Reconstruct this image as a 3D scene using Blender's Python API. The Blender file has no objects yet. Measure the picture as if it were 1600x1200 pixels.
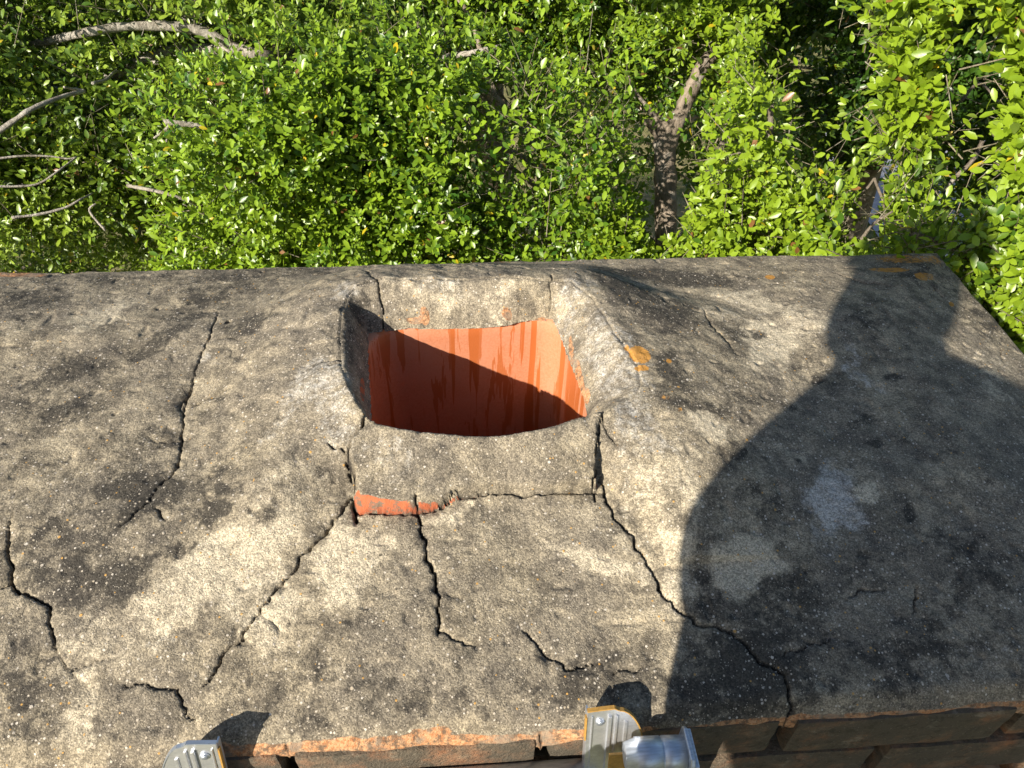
import bpy, bmesh, math, random
import numpy as np
from mathutils import Vector, Matrix

rng = np.random.default_rng(7)
random.seed(7)
sc = bpy.context.scene
COL = sc.collection

# ------------------------------------------------------------------ camera
F = 1200.0                       # focal length in pixels of a 1600 px wide frame
_vx, _vy, _b = 16770.0, 570.0, 1080.0
_c = (F*F + _vy*_b)/_vx
AX = np.array([_vx, _vy, -F]); AX /= np.linalg.norm(AX)
AY = np.array([-_c, _b, -F]); AY /= np.linalg.norm(AY)
AZ = np.cross(AX, AY)
RW = np.stack([AX, AY, AZ])      # camera vector -> world vector
CAM = np.array([0.0, 0.0, 0.62])

def ray(px, py):
    v = RW @ np.array([px-800.0, 600.0-py, -F])
    return v/np.linalg.norm(v)
def un(px, py, z=0.0):
    v = ray(px, py)
    return CAM + v*((z-CAM[2])/v[2])
def at(px, py, dist):
    return CAM + ray(px, py)*dist

cd = bpy.data.cameras.new('camera')
cd.sensor_width = 36.0; cd.lens = 36.0*F/1600.0
cd.clip_start = 0.02; cd.clip_end = 2000
cam = bpy.data.objects.new('camera', cd); COL.objects.link(cam)
M = Matrix([list(RW[0]), list(RW[1]), list(RW[2])]).to_4x4()
M.translation = Vector(CAM)
cam.matrix_world = M
sc.camera = cam

# ------------------------------------------------------------------ light
SUN = np.array([.62, .62, -.48]); SUN /= np.linalg.norm(SUN)     # direction the light travels
world = bpy.data.worlds.new('World'); sc.world = world; world.use_nodes = True
wn = world.node_tree
sky = wn.nodes.new('ShaderNodeTexSky'); sky.sky_type = 'NISHITA'; sky.sun_disc = False
sky.sun_elevation = math.asin(-SUN[2]); sky.sun_rotation = math.atan2(-SUN[0], -SUN[1])
bg = wn.nodes['Background']; bg.inputs[1].default_value = 0.064
wn.links.new(sky.outputs[0], bg.inputs[0])
sl = bpy.data.lights.new('sun', 'SUN'); sl.energy = 4.5; sl.angle = math.radians(0.55); sl.color = (1.0, .915, .79)
so = bpy.data.objects.new('sun', sl); COL.objects.link(so)
so.rotation_euler = Vector(SUN).to_track_quat('-Z', 'Y').to_euler()
sc.view_settings.view_transform = 'Standard'; sc.view_settings.look = 'None'
sc.view_settings.exposure = 1.05; sc.view_settings.gamma = 1.0
sc.cycles.max_bounces = 6

# ------------------------------------------------------------------ helpers
def tag(o, label=None, cat=None, group=None, kind=None):
    if label: o['label'] = label
    if cat: o['category'] = cat
    if group: o['group'] = group
    if kind: o['kind'] = kind
    return o
def empty(name, loc, label, cat, group=None):
    o = bpy.data.objects.new(name, None); COL.objects.link(o); o.location = loc
    o.empty_display_size = .1
    return tag(o, label, cat, group)
def link(name, me, mat, parent=None, smooth=True):
    o = bpy.data.objects.new(name, me); COL.objects.link(o)
    if mat: me.materials.append(mat)
    if smooth: me.polygons.foreach_set('use_smooth', np.ones(len(me.polygons), dtype=bool))
    if parent:
        o.parent = parent
        o.matrix_parent_inverse = Matrix.Translation(-Vector(parent.location))
    return o
def mesh_np(name, co, faces, attrs=None):
    """co (n,3); faces: list of (m,k) int arrays"""
    me = bpy.data.meshes.new(name)
    if not isinstance(faces, list): faces = [faces]
    loops = np.concatenate([f.ravel() for f in faces]).astype(np.int32)
    tot = np.concatenate([np.full(len(f), f.shape[1]) for f in faces]).astype(np.int32)
    start = np.concatenate([[0], np.cumsum(tot)[:-1]]).astype(np.int32)
    me.vertices.add(len(co)); me.vertices.foreach_set('co', np.asarray(co, dtype=np.float32).ravel())
    me.loops.add(len(loops)); me.loops.foreach_set('vertex_index', loops)
    me.polygons.add(len(tot)); me.polygons.foreach_set('loop_start', start)
    try: me.polygons.foreach_set('loop_total', tot)
    except Exception: pass
    for k, v in (attrs or {}).items():
        a = me.attributes.new(k, 'FLOAT', 'POINT'); a.data.foreach_set('value', np.asarray(v, dtype=np.float32))
    me.update(calc_edges=True); me.validate()
    return me

_T = np.random.default_rng(11).random((512, 512))
def vn(x, y, s, o=0):
    """smooth value noise, cell size s"""
    u = np.asarray(x)/s + 37.3*o + 1000; v = np.asarray(y)/s + 91.7*o + 1000
    i = np.floor(u).astype(int); j = np.floor(v).astype(int)
    a = u-i; b = v-j; a = a*a*(3-2*a); b = b*b*(3-2*b)
    g = lambda p, q: _T[p % 512, q % 512]
    return (g(i, j)*(1-a)+g(i+1, j)*a)*(1-b)+(g(i, j+1)*(1-a)+g(i+1, j+1)*a)*b
def fbm(x, y, s, n=4, o=0):
    r = 0; w = 1; t = 0
    for k in range(n):
        r = r + w*vn(x, y, s/2**k, o+k*3); t += w; w *= .5
    return r/t
def sstep(a, b, x):
    t = np.clip((x-a)/(b-a), 0, 1); return t*t*(3-2*t)
def segdist(X, Y, P, closed=False):
    """distance to polyline P, plus arclength parameter 0..1 of the nearest point"""
    P = np.asarray(P); best = np.full(X.shape, 1e9); par = np.zeros(X.shape)
    Q = list(P) + ([P[0]] if closed else [])
    L = [0.0]
    for a, b in zip(Q[:-1], Q[1:]): L.append(L[-1]+math.hypot(b[0]-a[0], b[1]-a[1]))
    for k, (a, b) in enumerate(zip(Q[:-1], Q[1:])):
        dx, dy = b[0]-a[0], b[1]-a[1]; l2 = dx*dx+dy*dy+1e-12
        t = np.clip(((X-a[0])*dx+(Y-a[1])*dy)/l2, 0, 1)
        d = np.hypot(X-a[0]-t*dx, Y-a[1]-t*dy)
        m = d < best; best = np.where(m, d, best); par = np.where(m, (L[k]+t*(L[k+1]-L[k]))/max(L[-1], 1e-9), par)
    return best, par
def inpoly(X, Y, P):
    r = np.zeros(X.shape, bool); n = len(P)
    for k in range(n):
        x1, y1 = P[k][:2]; x2, y2 = P[(k+1) % n][:2]
        c = ((y1 > Y) != (y2 > Y)) & (X < (x2-x1)*(Y-y1)/((y2-y1) if y2 != y1 else 1e-12)+x1)
        r ^= c
    return r

class N:
    """small node-tree builder"""
    def __init__(s, name):
        s.m = bpy.data.materials.new(name); s.m.use_nodes = True; s.t = s.m.node_tree
        s.p = s.t.nodes['Principled BSDF']; s.out = s.t.nodes['Material Output']
    def n(s, typ, **kw):
        x = s.t.nodes.new(typ)
        for k, v in kw.items(): setattr(x, k, v)
        return x
    def set(s, sock, v):
        if isinstance(v, bpy.types.NodeSocket): s.t.links.new(v, sock)
        elif isinstance(v, (tuple, list)): sock.default_value = (*v, 1.0) if len(v) == 3 and sock.type == 'RGBA' else v
        else: sock.default_value = v
    def coord(s, scale=None):
        c = s.n('ShaderNodeTexCoord').outputs['Object']
        if scale is not None:
            m = s.n('ShaderNodeMapping'); s.set(m.inputs[0], c); m.inputs['Scale'].default_value = scale; return m.outputs[0]
        return c
    def noise(s, scale, detail=4, rough=.55, vec=None, color=False, dist=0):
        x = s.n('ShaderNodeTexNoise'); x.inputs['Scale'].default_value = scale; x.inputs['Detail'].default_value = detail
        x.inputs['Roughness'].default_value = rough; x.inputs['Distortion'].default_value = dist
        s.set(x.inputs['Vector'], vec or s.coord()); return x.outputs['Color' if color else 'Fac']
    def vor(s, scale, vec=None, feature='F1', rnd=1.0):
        x = s.n('ShaderNodeTexVoronoi', feature=feature); x.inputs['Scale'].default_value = scale
        x.inputs['Randomness'].default_value = rnd
        s.set(x.inputs['Vector'], vec or s.coord()); return x
    def math(s, op, a, b=0.0, c=0.0, clamp=False):
        x = s.n('ShaderNodeMath', operation=op, use_clamp=clamp)
        for i, v in enumerate((a, b, c)): s.set(x.inputs[i], v)
        return x.outputs[0]
    def ramp(s, f, a, b, lo=0.0, hi=1.0):
        x = s.n('ShaderNodeMapRange', interpolation_type='SMOOTHSTEP')
        s.set(x.inputs[0], f)
        for i, v in enumerate((a, b, lo, hi)): x.inputs[i+1].default_value = v
        return x.outputs[0]
    def mix(s, f, a, b, mode='MIX'):
        x = s.n('ShaderNodeMix', data_type='RGBA', blend_type=mode)
        s.set(x.inputs[0], f); s.set(x.inputs[6], a); s.set(x.inputs[7], b); return x.outputs[2]
    def attr(s, name):
        return s.n('ShaderNodeAttribute', attribute_name=name).outputs['Fac']
    def bump(s, h, strength=.5, dist=.002, normal=None):
        x = s.n('ShaderNodeBump'); x.inputs['Strength'].default_value = strength; x.inputs['Distance'].default_value = dist
        s.set(x.inputs['Height'], h)
        if normal: s.set(x.inputs['Normal'], normal)
        return x.outputs[0]
    def final(s, color=None, rough=None, normal=None, metal=None, spec=None):
        if color is not None: s.set(s.p.inputs['Base Color'], color)
        if rough is not None: s.set(s.p.inputs['Roughness'], rough)
        if normal is not None: s.set(s.p.inputs['Normal'], normal)
        if metal is not None: s.set(s.p.inputs['Metallic'], metal)
        if spec is not None: s.set(s.p.inputs['Specular IOR Level'], spec)
        return s.m

# ------------------------------------------------------------------ materials
def mat_mortar():
    s = N('weathered_mortar')
    big = s.noise(7, 6, .6); mid = s.noise(38, 6, .65); fine = s.noise(160, 5, .7); grit = s.noise(620, 3, .7)
    col = s.mix(s.ramp(mid, .34, .66), (.132, .113, .083), (.365, .310, .215))
    col = s.mix(s.ramp(big, .38, .62), s.mix(.5, col, (.165, .145, .118)), col)
    pale = s.math('ADD', s.attr('pale'), s.math('MULTIPLY', s.math('SUBTRACT', s.noise(55, 8, .78), .5), 2.8))
    col = s.mix(s.ramp(pale, .30, 1.05, 0, .85), col, (.56, .485, .35))
    chalk = s.math('ADD', s.attr('chalk'), s.math('MULTIPLY', s.math('SUBTRACT', s.noise(110, 8, .8), .5), 2.6))
    col = s.mix(s.ramp(chalk, .35, 1.1, 0, .8), col, (.53, .51, .46))
    # black algae, with wide near-edge spots deepening the figure's shadow
    dk = s.math('ADD', s.attr('dark'), s.math('MULTIPLY', s.math('SUBTRACT', s.noise(60, 9, .8), .5), 3.4))
    col = s.mix(s.ramp(dk, .30, .95, 0, .86), col, (.042, .038, .032))
    # small freckles of algae everywhere
    fr = s.ramp(s.noise(330, 4, .75), .56, .68)
    col = s.mix(s.math('MULTIPLY', fr, .62), col, (.06, .052, .04))
    sp = s.math('MULTIPLY', s.ramp(s.noise(150, 7, .8), .57, .64), s.ramp(s.noise(17, 4, .6), .44, .58))
    col = s.mix(s.math('MULTIPLY', sp, .8), col, (.045, .040, .034))
    # sand grains
    v1 = s.vor(820); g1 = s.n('ShaderNodeSeparateColor'); s.set(g1.inputs[0], v1.outputs['Color'])
    grain = s.ramp(g1.outputs[0], .1, 1.0, .68, 1.34)
    x = s.n('ShaderNodeVectorMath', operation='SCALE'); s.set(x.inputs[0], col); s.set(x.inputs['Scale'], grain); col = x.outputs[0]
    dots = s.math('MULTIPLY', s.math('LESS_THAN', v1.outputs['Distance'], .42), s.math('GREATER_THAN', g1.outputs[1], .93))
    col = s.mix(s.math('MULTIPLY', dots, .65), col, (.54, .48, .38))
    # pebbles of several colours
    h = None
    for sc_, thr, dist_, tone in ((330, .88, .38, .85), (150, .965, .26, .9)):
        v = s.vor(sc_); g = s.n('ShaderNodeSeparateColor'); s.set(g.inputs[0], v.outputs['Color'])
        m = s.math('MULTIPLY', s.ramp(v.outputs['Distance'], dist_, dist_-.07), s.math('GREATER_THAN', g.outputs[0], thr))
        pc = s.mix(g.outputs[1], (.44, .37, .27), (.62, .57, .49))
        pc = s.mix(s.math('GREATER_THAN', g.outputs[2], .88), pc, (.52, .30, .09))
        col = s.mix(s.math('MULTIPLY', m, tone), col, pc)
        h = m if h is None else s.math('ADD', h, s.math('MULTIPLY', m, 1.8))
    # worn brick arris and lichen
    nb = s.noise(90, 6, .7)
    br = s.ramp(s.math('ADD', s.attr('brick'), s.math('MULTIPLY', s.math('SUBTRACT', nb, .5), 1.1)), .42, .62)
    bc = s.mix(s.ramp(s.noise(300, 5, .75), .35, .65), (.36, .15, .06), (.54, .33, .18))
    bc = s.mix(s.ramp(s.noise(130, 8, .8), .47, .58, 0, .9), bc, (.11, .08, .055))
    bc = s.mix(s.ramp(s.noise(38, 6, .7), .5, .62, 0, .7), bc, (.24, .20, .15))
    col = s.mix(br, col, bc)
    rd = s.ramp(s.math('ADD', s.attr('redbrick'), s.math('MULTIPLY', s.math('SUBTRACT', nb, .5), .9)), .45, .6)
    rc = s.mix(s.ramp(s.noise(120, 5, .7), .45, .6), (.44, .125, .055), (.17, .125, .09))
    col = s.mix(rd, col, rc)
    li = s.ramp(s.math('ADD', s.attr('lichen'), s.math('MULTIPLY', s.math('SUBTRACT', s.noise(170, 6, .75), .5), 1.6)), .45, .75)
    col = s.mix(s.math('MULTIPLY', li, .9), col, (.50, .24, .045))
    col = s.mix(s.attr('crack'), col, (.018, .015, .012))  # dark soil colour, painted so crack bottoms also read as shaded
    hh = s.math('ADD', s.math('MULTIPLY', s.math('ADD', grit, fine), 1.0), s.math('MULTIPLY', h, .35))
    hh = s.math('ADD', hh, s.math('MULTIPLY', s.math('MULTIPLY', v1.outputs['Distance'], -1.0), .35))
    return s.final(col, .93, s.bump(hh, .55, .0018), spec=.25)

def mat_brick(name, a, b, dirt, dirt_amt, zfade=None):
    s = N(name)
    col = s.mix(s.ramp(s.noise(30, 5, .6), .35, .65), a, b)
    col = s.mix(s.ramp(s.noise(22, 7, .72), .5-dirt_amt*.35, .78-dirt_amt*.35), col, dirt)
    col = s.mix(s.ramp(s.noise(26, 8, .78, s.coord((1, 1, 2))), .55, .68, 0, .6), col, (.27, .24, .18))
    col = s.mix(s.ramp(s.noise(90, 6, .75), .5, .65, 0, .55), col, (.035, .032, .024))
    col = s.mix(s.ramp(s.noise(400, 3, .7), .6, .72, 0, .35), col, (.42, .38, .30))
    h = s.math('ADD', s.noise(90, 6, .7), s.noise(420, 3, .7))
    return s.final(col, .92, s.bump(h, .8, .003), spec=.25)

def mat_clay():
    s = N('glazed_clay')
    c = s.coord((1, 1, .05)); fine = s.noise(420, 4, .7)
    wob = s.coord((1, 1, .09))
    n1 = s.noise(34, 4, .55, c, dist=.15); n2 = s.noise(62, 4, .6, wob, dist=.3)
    col = s.mix(s.ramp(s.noise(300, 4, .7), .3, .7), (.50, .185, .090), (.57, .235, .128))
    col = s.mix(s.ramp(s.noise(9, 5, .7), .45, .7, 0, .8), col, (.53, .235, .14))
    wet = s.math('MAXIMUM', s.ramp(n1, .50, .512), s.math('MULTIPLY', s.ramp(n2, .57, .58), .85))
    col = s.mix(s.math('MULTIPLY', wet, .92), col, (.42, .112, .027))
    # darker with depth down the flue
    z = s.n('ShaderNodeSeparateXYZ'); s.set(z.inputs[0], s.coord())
    depth_tone = s.ramp(s.math('ADD', z.outputs[2], s.math('MULTIPLY', s.math('SUBTRACT', n1, .5), .2)), -.12, -.75)
    col = s.mix(depth_tone, col, (.02, .012, .008))
    return s.final(col, s.mix(wet, (.75, .75, .75), (.42, .42, .42)), s.bump(fine, .25, .0008), spec=.35)

def mat_leaf(name, dark, light, yellow):
    s = N(name)
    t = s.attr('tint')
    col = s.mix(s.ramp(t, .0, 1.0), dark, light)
    col = s.mix(s.ramp(t, .945, .955), col, yellow)
    col = s.mix(s.ramp(t, .985, .99), col, (.22, .10, .035))
    back = s.n('ShaderNodeNewGeometry').outputs['Backfacing']
    col = s.mix(s.math('MULTIPLY', back, .35), col, (.20, .26, .10))
    s.set(s.p.inputs['Base Color'], col); s.p.inputs['Roughness'].default_value = .36
    s.p.inputs['Specular IOR Level'].default_value = .55
    s.set(s.p.inputs['Normal'], s.bump(s.noise(260, 2), .15, .001))
    tr = s.n('ShaderNodeBsdfTranslucent')
    s.set(tr.inputs[0], s.mix(.6, col, (.30, .42, .02)))
    mx = s.n('ShaderNodeMixShader'); mx.inputs[0].default_value = .28
    s.t.links.new(s.p.outputs[0], mx.inputs[1]); s.t.links.new(tr.outputs[0], mx.inputs[2])
    s.t.links.new(mx.outputs[0], s.out.inputs[0])
    return s.m

def mat_bark(name, a, b):
    s = N(name)
    c = s.coord((1, 1, .22))
    n = s.noise(34, 7, .7, c); r = s.noise(16, 5, .6)
    col = s.mix(s.ramp(n, .35, .65), a, b)
    col = s.mix(s.ramp(r, .52, .66, 0, .6), col, (.40, .38, .33))
    col = s.mix(s.ramp(s.noise(70, 5, .7), .6, .7, 0, .7), col, (.05, .04, .03))
    return s.final(col, .9, s.bump(s.math('ADD', n, s.noise(120, 5, .7)), .9, .01), spec=.2)

def mat_metal(name, col=(.62, .64, .66), rough=.34):
    s = N(name)
    n = s.noise(60, 6, .65, s.coord((1, 8, .6)))
    c = s.mix(s.ramp(n, .35, .7), col, tuple(x*.72 for x in col))
    c = s.mix(s.ramp(s.noise(210, 5, .7), .62, .7, 0, .6), c, (.35, .33, .30))
    return s.final(c, s.math('ADD', s.math('MULTIPLY', n, .3), rough-.1), s.bump(s.noise(300, 3), .15, .0005), metal=.85)

def mat_plain(name, col, rough=.6, var=.25, scale=40, metal=0):
    s = N(name)
    c = s.mix(s.ramp(s.noise(scale, 5, .65), .35, .7), col, tuple(x*(1-var) for x in col))
    return s.final(c, rough, s.bump(s.noise(scale*6, 3), .2, .001), metal=metal)

def mat_ground():
    s = N('dry_grass_ground')
    col = s.mix(s.ramp(s.noise(1.4, 6, .65), .42, .6), (.09, .12, .03), (.34, .28, .15))
    col = s.mix(s.ramp(s.noise(9, 6, .7), .4, .65), col, (.22, .21, .08))
    col = s.mix(s.ramp(s.noise(60, 4, .7), .5, .7, 0, .6), col, (.07, .06, .03))
    return s.final(col, .95, s.bump(s.noise(50, 6, .7), 1, .04), spec=.1)

MORTAR = mat_mortar()
BRICK = mat_brick('stained_shaded_brick', (.30, .13, .06), (.24, .17, .11), (.095, .080, .058), .66)  # stain colour deepened to stand for shadow on the front faces
BRICK_LOW = mat_brick('paler_brick', (.50, .26, .12), (.50, .40, .28), (.16, .13, .09), .35)
JOINT = mat_plain('old_joint_mortar', (.055, .05, .042), .95, .5, 60)
CLAY = mat_clay()
ALU = mat_metal('brushed_aluminium', (.74, .76, .79), .36)
ALU2 = mat_metal('dull_aluminium', (.60, .65, .72), .42)
YEL = mat_plain('yellow_label_strip', (.46, .26, .06), .5, .3, 300)
DARKP = mat_plain('dark_plastic', (.03, .03, .035), .45)
BARK = mat_bark('grey_bark', (.13, .105, .08), (.30, .255, .20))
BARKM = mat_bark('brown_grey_bark', (.17, .14, .105), (.36, .295, .225))
BARKP = mat_bark('pale_bark', (.24, .21, .17), (.50, .46, .39))
TWIG = mat_bark('twig_bark', (.12, .11, .06), (.36, .31, .22))

# ------------------------------------------------------------------ the crown's shape
YN, YF, XR, XL = .268, .961, .745, -1.25
ZR, ZL = .085, .045
def P2(lst, z): return [tuple(un(x, y, z)[:2]) for x, y in lst]
ridge_px = [(556,447),(575,440),(600,437),(650,434),(700,434),(750,432),(800,433),(838,434),(862,434),(893,437),(930,468),(950,500),(966,526),(985,550),(999,572),(1003,600),(992,622),(960,640),
            (925,646),(917,647),(905,650),(885,656),(860,663),(830,670),(800,675),(780,677),(755,678),(728,678),(700,676),(675,674),(650,671),(630,668),(612,664),(597,661),(585,657),(580,656),(562,636),(545,608),(531,575),(528,520),(532,482),(543,458)]
RIDGE = P2(ridge_px, ZR)
lin_px = [(573,515),(610,510),(640,507),(700,508),(750,506),(790,503),(812,496),(840,494),(865,493),(872,505),(879,522),(890,552),(902,582),(914,615),(921,640)]
LIP = P2(lin_px, ZL)
_fr = [un(x, y, ZR) for x, y in reversed([(585,657),(597,661),(612,664),(630,668),(650,671),(675,674),(700,676),(728,678),(755,678),(780,677),(800,675),(830,670),(860,663),(885,656),(905,650),(917,647)])]
LIP += [(p[0], p[1]+.005) for p in _fr]
LIP += P2([(577,652),(575,610),(572,560)], ZL)
FTOP = P2([(932,648)]+list(reversed([(585,657),(597,661),(612,664),(630,668),(650,671),(675,674),(700,676),(728,678),(755,678),(780,677),(800,675),(830,670),(860,663),(885,656),(905,650),(917,647)]))+[(578,657)], ZR)
FBOT = P2([(553,790),(600,796),(645,796),(690,788),(720,777),(790,769),(860,766),(932,762)], .047)
FBLOCK = FTOP + P2([(548,700),(541,715),(550,738)], .06) + FBOT + P2([(930,735),(933,700)], .06)

def base(X, Y):
    e = np.minimum(np.minimum(Y-YN, YF-Y), np.minimum(XR-X, X-XL))
    e = np.clip(e, 0, 1)
    b = .044*np.minimum(1, e/.21)**.75
    b = b - .010*(1-sstep(0, .02, e))**2
    return b

# cracks: photo outline points of each crack, half width (m), depth (m), fade at start/end
CR = [
 ([(571,412),(573,422),(579,437),(592,450),(596,466),(594,492)], .0022, .016, 0, 0, .075),
 ([(430,408),(425,420)], .0008, .006, 0, 1, 0),
 ([(862,430),(858,442),(857,460),(855,488)], .0009, .007, 0, 0, .08),
 ([(862,430),(885,433),(905,427)], .0009, .008, 0, 1, .06),
 ([(533,577),(515,572),(500,577),(470,592),(430,607)], .0011, .009, 0, 1, .07),
 ([(582,658),(572,672),(563,688),(548,700),(541,715),(548,728),(553,745),(553,790)], .0036, .020, 0, 0, .062),
 ([(508,708),(522,713),(541,720)], .0011, .009, 1, 0, .045),
 ([(553,785),(535,810),(512,833),(490,855),(465,884),(440,910),(418,935),(400,955),(384,972),(375,990),(350,1005),(338,1022),(330,1035),(315,1050),(275,1072)], .0019, .015, 0, .35, .033),
 ([(145,1082),(165,1079),(190,1075),(215,1078),(235,1077),(280,1082),(286,1095),(287,1105),(303,1125),(308,1152)], .0010, .008, 1, .4, .006),
 ([(38,822),(32,842),(28,860),(25,890),(25,920),(45,935),(75,950),(82,970),(85,985),(88,1020),(98,1033),(110,1045),(122,1060),(135,1070),(147,1086),(148,1108)], .0019, .016, .3, 1, .02),
 ([(25,922),(0,936),(-40,950)], .0008, .008, 0, 1, .02),
 ([(334,476),(341,492),(338,515),(325,550),(315,575),(308,600),(300,625),(292,660),(290,700),(283,735),(270,760),(258,770)], .0014, .012, .6, 0, .03),
 ([(303,620),(285,645),(291,665)], .0009, .008, 0, 0, .03),
 ([(258,770),(240,798),(215,815),(190,838),(165,860)], .0008, .007, .3, 1, .03),
 ([(248,795),(256,815),(265,838)], .0009, .008, 1, 1, .03),
 ([(305,648),(350,632),(395,618)], .0006, .005, 0, 1, .03),
 ([(553,792),(600,798),(645,798),(692,790),(712,777),(760,775),(800,771),(860,768),(934,764)], .0022, .018, 0, 0, .045),
 ([(652,798),(656,815),(656,830),(665,860),(675,890),(682,920),(684,950),(680,986)], .0022, .017, 0, .15, .035),
 ([(680,986),(692,991),(700,995),(720,1005),(740,1010),(775,1012)], .0008, .007, .2, 1, .018),
 ([(803,967),(815,985),(828,995),(840,1005),(853,1018),(865,1025),(885,1041),(905,1033),(920,1030),(940,1028),(960,1044)], .0010, .009, .5, .6, .02),
 ([(960,1044),(990,1040),(1030,1035)], .0005, .004, 0, 1, .02),
 ([(932,648),(937,662),(935,680),(932,700),(931,735),(933,762)], .0013, .014, 0, 0, .06),
 ([(933,762),(943,785),(952,800),(975,832),(990,850),(1005,872),(1020,890),(1030,915),(1042,928),(1055,938),(1072,951),(1090,965),(1112,969),(1140,975),(1153,984),(1165,990),(1178,1004),(1190,1015),(1205,1024),(1222,1029),(1235,1040),(1243,1055),(1248,1072),(1249,1092),(1251,1125)], .0020, .017, 0, 0, .03),
 ([(1222,1029),(1250,1020),(1285,1012)], .0006, .005, 0, 1, .01),
 ([(1290,434),(1310,443),(1330,452),(1350,460),(1370,462),(1390,469),(1430,482)], .0011, .009, .6, 1, .01),
 ([(1446,446),(1460,465),(1472,477),(1485,492)], .0013, .009, .7, .8, .01),
 ([(1083,508),(1092,520),(1105,547),(1118,560),(1130,576),(1148,598),(1170,622),(1190,640)], .0009, .007, .6, 1, .02),
 ([(1296,972),(1305,962),(1325,946),(1345,937),(1375,933),(1410,930)], .0008, .008, 1, 1, .01),
 ([(1426,930),(1426,945),(1422,962),(1420,980)], .0011, .009, .3, 1, .01),
 ([(1235,1000),(1255,1009),(1290,1009),(1320,1003)], .0007, .006, 1, 1, .01),
 ([(1560,535),(1562,552),(1570,580)], .0008, .007, 1, 1, .01),
 ([(1505,595),(1525,590),(1535,582)], .0007, .006, 1, 1, .01),
 ([(560,770),(600,740),(620,712)], .0006, .0022, .5, 1, .06),
 ([(110,1045),(150,1030),(205,1035)], .0006, .0022, 0, 1, .02), ([(400,955),(430,972),(438,1010)], .0006, .0022, 0, 1, .03), ([(1020,890),(1052,880),(1075,850)], .0006, .0022, 0, 1, .03),
 ([(682,920),(720,935),(748,925)], .0006, .0022, 0, 1, .03), ([(325,550),(360,545),(400,560)], .0006, .0022, 0, 1, .03), ([(290,700),(250,705),(225,690)], .0006, .0022, 0, 1, .03),
 ([(940,665),(960,690),(985,700)], .0005, .005, 0, 1, .07),
 ([(447,1158),(446,1170),(441,1200)], .0030, .02, .2, 0, 0),
 ([(845,1138),(846,1150),(849,1170)], .0022, .02, .3, 0, 0),
 ([(678,1085),(676,1110),(668,1135)], .0005, .004, 1, 1, .0),
 ([(1330,560),(1350,580),(1375,620)], .0006, .004, 1, 1, .01),
]
def jit(P, amp, n=3, seed=0):
    r = random.Random(seed)
    P = [tuple(p) for p in P]
    for _ in range(n):
        Q = [P[0]]
        for a, b in zip(P[:-1], P[1:]):
            dx, dy = b[0]-a[0], b[1]-a[1]; l = math.hypot(dx, dy)
            k = r.uniform(-1, 1)*min(amp, l*.22)
            Q += [((a[0]+b[0])/2-dy/max(l, 1e-9)*k, (a[1]+b[1])/2+dx/max(l, 1e-9)*k), b]
        P = Q; amp *= .6
    return P
CRW = [(jit(P2(p, z), .0032, 3, i), w*.29, d, f0, f1) for i, (p, w, d, f0, f1, z) in enumerate(CR)]

def height(X, Y):
    """height of the mortar wash at (X, Y), arrays"""
    b = base(X, Y)
    b = b + (fbm(X, Y, .16, 3, 1)-.5)*.010 + (fbm(X, Y, .035, 3, 5)-.5)*.0035
    z = b.copy()
    near = (X > -.42) & (X < .45) & (Y > .40) & (Y < .96)
    x, y = X[near], Y[near]; bb = b[near]
    dR, _ = segdist(x, y, RIDGE, True); dL, _ = segdist(x, y, LIP, True)
    iR = inpoly(x, y, RIDGE); iL = inpoly(x, y, LIP); iF = inpoly(x, y, FBLOCK) & ~iR
    zr = ZR + (fbm(x, y, .035, 4, 9)-.5)*.017*np.where(y < .60, .25, np.where(x > .08, .55, .8))
    # width of the shoulder outside the ridge, by side
    wf = .052; wl = .17; wr = .21; wb = .15
    cx = .02
    side = sstep(-.10, -.20, x)*wl + sstep(.13, .22, x)*wr
    cen = (1-sstep(-.10, -.20, x)-sstep(.13, .22, x))
    w = side + cen*np.where(y > .68, wb, wf)
    w = np.where((y > .74), wb + (w-wb)*(1-sstep(.74, .84, y)), w)
    t = np.clip(dR/w, 0, 1)
    prof = np.where(t < 1, (1-t)**2*(1+2*t)*.55 + (1-t)*.45*(1-.0*t), 0)
    prof = prof*sstep(-.15, .0, t)
    zo = bb + (zr-bb)*prof
    # front block, an upright slab of the old collar
    dB, _ = segdist(x, y, FBOT); dT, _ = segdist(x, y, FTOP)
    tf = dT/(dT+dB+1e-6)
    zf = zr - .029*tf - .003*np.maximum(0, 1-dT/.005)**2 - .011*np.maximum(0, 1-dB/.0032) + (fbm(x, y, .03, 3, 17)-.5)*.004
    # flank pieces stand a little prouder beside the front block
    zo = np.where(iF, zf, zo)
    # inner bevel
    ti = np.clip(dL/(dL+dR+1e-6), 0, 1)
    zi = ZL + (zr-ZL)*(1-(1-ti)**1.7) - .003*np.maximum(0, 1-dR/.006)**2
    zi = zi + (fbm(x, y, .024, 4, 14)-.5)*.010*np.minimum(1, dR/.008)
    zz = np.where(iR, zi, zo)
    zz = np.where(iL, ZL-.005*np.clip(dL/.0012, 0, 1), zz)
    z[near] = zz
    hole = np.zeros(X.shape, bool); hole[near] = iL & (dL > .0013)
    return z, hole

def near_pt(px, py):
    """point on the crown seen at a photo position"""
    z = .02
    for _ in range(12):
        p = un(px, py, z); zz, _h = height(np.array([p[0]]), np.array([p[1]])); z = .5*z+.5*float(zz[0])
    return un(px, py, z)

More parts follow.
